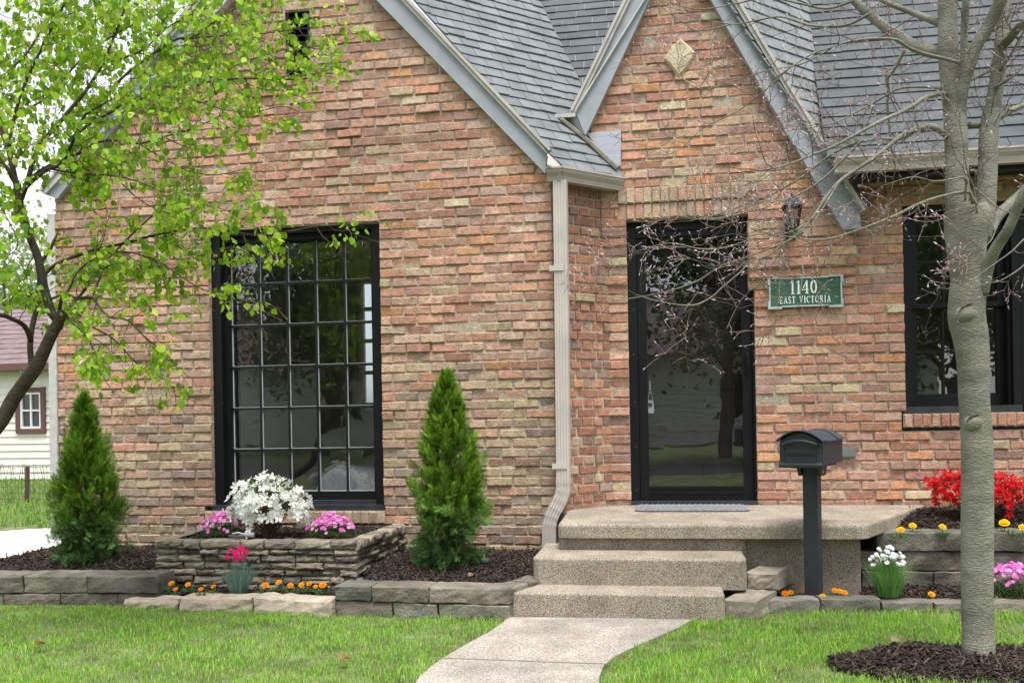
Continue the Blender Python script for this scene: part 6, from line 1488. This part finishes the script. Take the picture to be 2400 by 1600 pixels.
mb.box((w0x, YGa - .04, w0z), (w0x + t, YGa, w1z)); mb.box((w1x - t, YGa - .04, w0z), (w1x, YGa, w1z)); mb.box((w0x + t, YGa - .04, w0z), (w1x - t, YGa, w0z + t)); mb.box((w0x + t, YGa - .04, w1z - t), (w1x - t, YGa, w1z)); mb.box((xm_ - .018, YGa - .035, w0z + t), (xm_ + .018, YGa, w1z - t)); mb.box((w0x + t, YGa - .033, zm_ - .018), (w1x - t, YGa, zm_ + .018)); mb.build('sash', m_white, GW)
mb = MB(); mb.box((w0x, YGa + .005, w0z), (w1x, YGa + .02, w1z)); mb.build('pane', mat('dim_pane', (.05, .06, .07), .08, spec=.6), GW)

# ------------------------------------------------------------------ trees beyond, and the far side of the street (seen mirrored in the glass)
def far_tree(name, x, y, h, r_, label, seed, n, cols, group, crown_lo=.3, leafs=.16, trunk=(.07, .06, .05)):
    g = np.random.default_rng(seed); r = random.Random(seed); root = empty(name, (x, y, 0), label, 'tree', group); mb = MB()
    mb.tube([(x, y, -.1), (x + .1, y, h * .3), (x, y + .1, h * .75)], [h * .022, h * .016, h * .004], 8, trunk); cl = []
    for k in range(16):
        a = r.uniform(0, 6.28); z0 = h * r.uniform(crown_lo * .8, .6); e = Vector((x + math.cos(a) * r_ * r.uniform(.4, .85), y + math.sin(a) * r_ * r.uniform(.4, .85), z0 + h * r.uniform(.1, .35))); mb.tube([(x, y, z0), Vector((x, y, z0)).lerp(e, .5) + UP * .2, e], [h * .008, h * .005, h * .002], 5, trunk); cl.append(e)
    mb.build('trunk', m_bark, root)
    for k in range(14): cl.append(Vector((x + r.gauss(0, .4) * r_, y + r.gauss(0, .4) * r_, h * r.uniform(crown_lo + .1, .95))))
    cl = np.array([tuple(c) for c in cl]); i = g.integers(0, len(cl), n); P = cl[i] + g.normal(0, 1, (n, 3)) * np.array([r_ * .26, r_ * .26, h * .075])
    fwd = g.normal(0, 1, (n, 3)); nrm = g.normal(0, 1, (n, 3)); cc = np.array(cols)[g.integers(0, len(cols), n)] * g.uniform(.7, 1.3, (n, 1))
    V, Fc, C = scatter(LEAFV, LEAFF, P, fwd, nrm, g.uniform(.6, 1.3, n) * leafs, cc); np_mesh('crown', V, Fc, C, m_leaf, root)
SPR = [(.14, .24, .05), (.20, .30, .07), (.10, .18, .04)]; DKG = [(.05, .10, .025), (.08, .14, .03), (.035, .075, .02)]; REDC = [(.10, .03, .035), (.14, .05, .04), (.07, .025, .03)]
bg_ = 'trees behind the garage'
far_tree('spring_tree', *onY(10, 1000, 24).to_2d(), 9.0, 3.2, 'hazy pale green tree rising behind the garage at the left edge', 1, 5000, [(.26, .34, .15), (.32, .40, .2)], bg_)
far_tree('spring_tree', *onY(175, 1000, 30).to_2d(), 9.5, 3.4, 'pale green tree behind the garage close to the house corner', 2, 5000, [(.24, .32, .14), (.30, .38, .18)], bg_)
st_ = 'street trees facing the house'
far_tree('street_tree', -7.5, -17, 8.5, 3.0, 'green street tree standing across from the picture window', 3, 9000, SPR + DKG, st_, leafs=.10)
far_tree('street_tree', -13.5, -16, 9.5, 3.4, 'dark green street tree far to the left across the street', 4, 9000, DKG, st_, leafs=.10)
far_tree('street_tree', -4.2, -19, 8.0, 2.4, 'dark red leaved street tree across from the front door', 5, 8000, REDC + DKG[:1], st_, leafs=.11, crown_lo=.25)
far_tree('street_tree', 4.6, -15, 8.5, 2.8, 'dense green street tree across from the right window', 6, 10000, DKG + SPR[:1], st_, leafs=.10)
far_tree('street_tree', 10.5, -17, 9.0, 3.2, 'spreading green street tree far to the right across the street', 7, 9000, DKG + SPR, st_, leafs=.10)
far_tree('street_tree', 1.6, -15.5, 9.5, 2.9, 'tall green street tree straight across from the front door', 8, 14000, DKG + SPR[:1], st_, leafs=.13, crown_lo=.22)
far_tree('street_tree', 7.6, -18, 9.0, 2.8, 'broad green street tree across from the right edge of the porch', 9, 14000, DKG, st_, leafs=.13, crown_lo=.2)
far_tree('street_tree', -10.2, -20, 8.0, 2.6, 'round green street tree between two darker ones across the street', 10, 12000, DKG + SPR, st_, leafs=.13, crown_lo=.2)
hy = -24.0
hs_ = empty('opposite_house', (-6, hy, 0), 'white sided house with brown roof across the street, mirrored in the windows', 'house')
mb = MB(); z = .5
for k in range(17): zz = .5 + k * .16; mb.add([(-22, hy + .025, zz), (9, hy + .025, zz), (9, hy, zz + .16), (-22, hy, zz + .16), (-22, hy, zz), (9, hy, zz)], [(3, 2, 1, 0), (0, 1, 5, 4)])
mb.box((-22, hy - 7, 0), (9, hy - .01, 3.2)); mb.build('wall', m_sidw, hs_)
mb = MB(); mb.slab([(-22.5, hy + .5, 3.1), (9.5, hy + .5, 3.1), (9.5, hy - 3.6, 5.6), (-22.5, hy - 3.6, 5.6)], (0, 0, .06)); mb.slab([(-22.5, hy - 7.6, 3.1), (9.5, hy - 7.6, 3.1), (9.5, hy - 3.6, 5.6), (-22.5, hy - 3.6, 5.6)], (0, 0, .06)); mb.build('roof', m_roofb, hs_)
for x in (-17, -11.5, -6.2, -2.3, 2.4, 5.6):
    mb = MB(); mb.box((x, hy + .02, .95), (x + 1.3, hy + .06, 2.45)); WW = mb.build('window', m_white, hs_)
    mb = MB(); mb.box((x + .1, hy + .055, 1.05), (x + .6, hy + .07, 2.35)); mb.box((x + .7, hy + .055, 1.05), (x + 1.2, hy + .07, 2.35)); mb.build('pane', m_black, WW)
mb = MB(); mb.add([(-60, -13.2, -.006), (60, -13.2, -.006), (60, -9.9, -.006), (-60, -9.9, -.006)], [(0, 3, 2, 1)]); tag(mb.build('road', mat('asphalt', (.06, .06, .062), .95, noise=.2, bump=.3)), kind='structure')
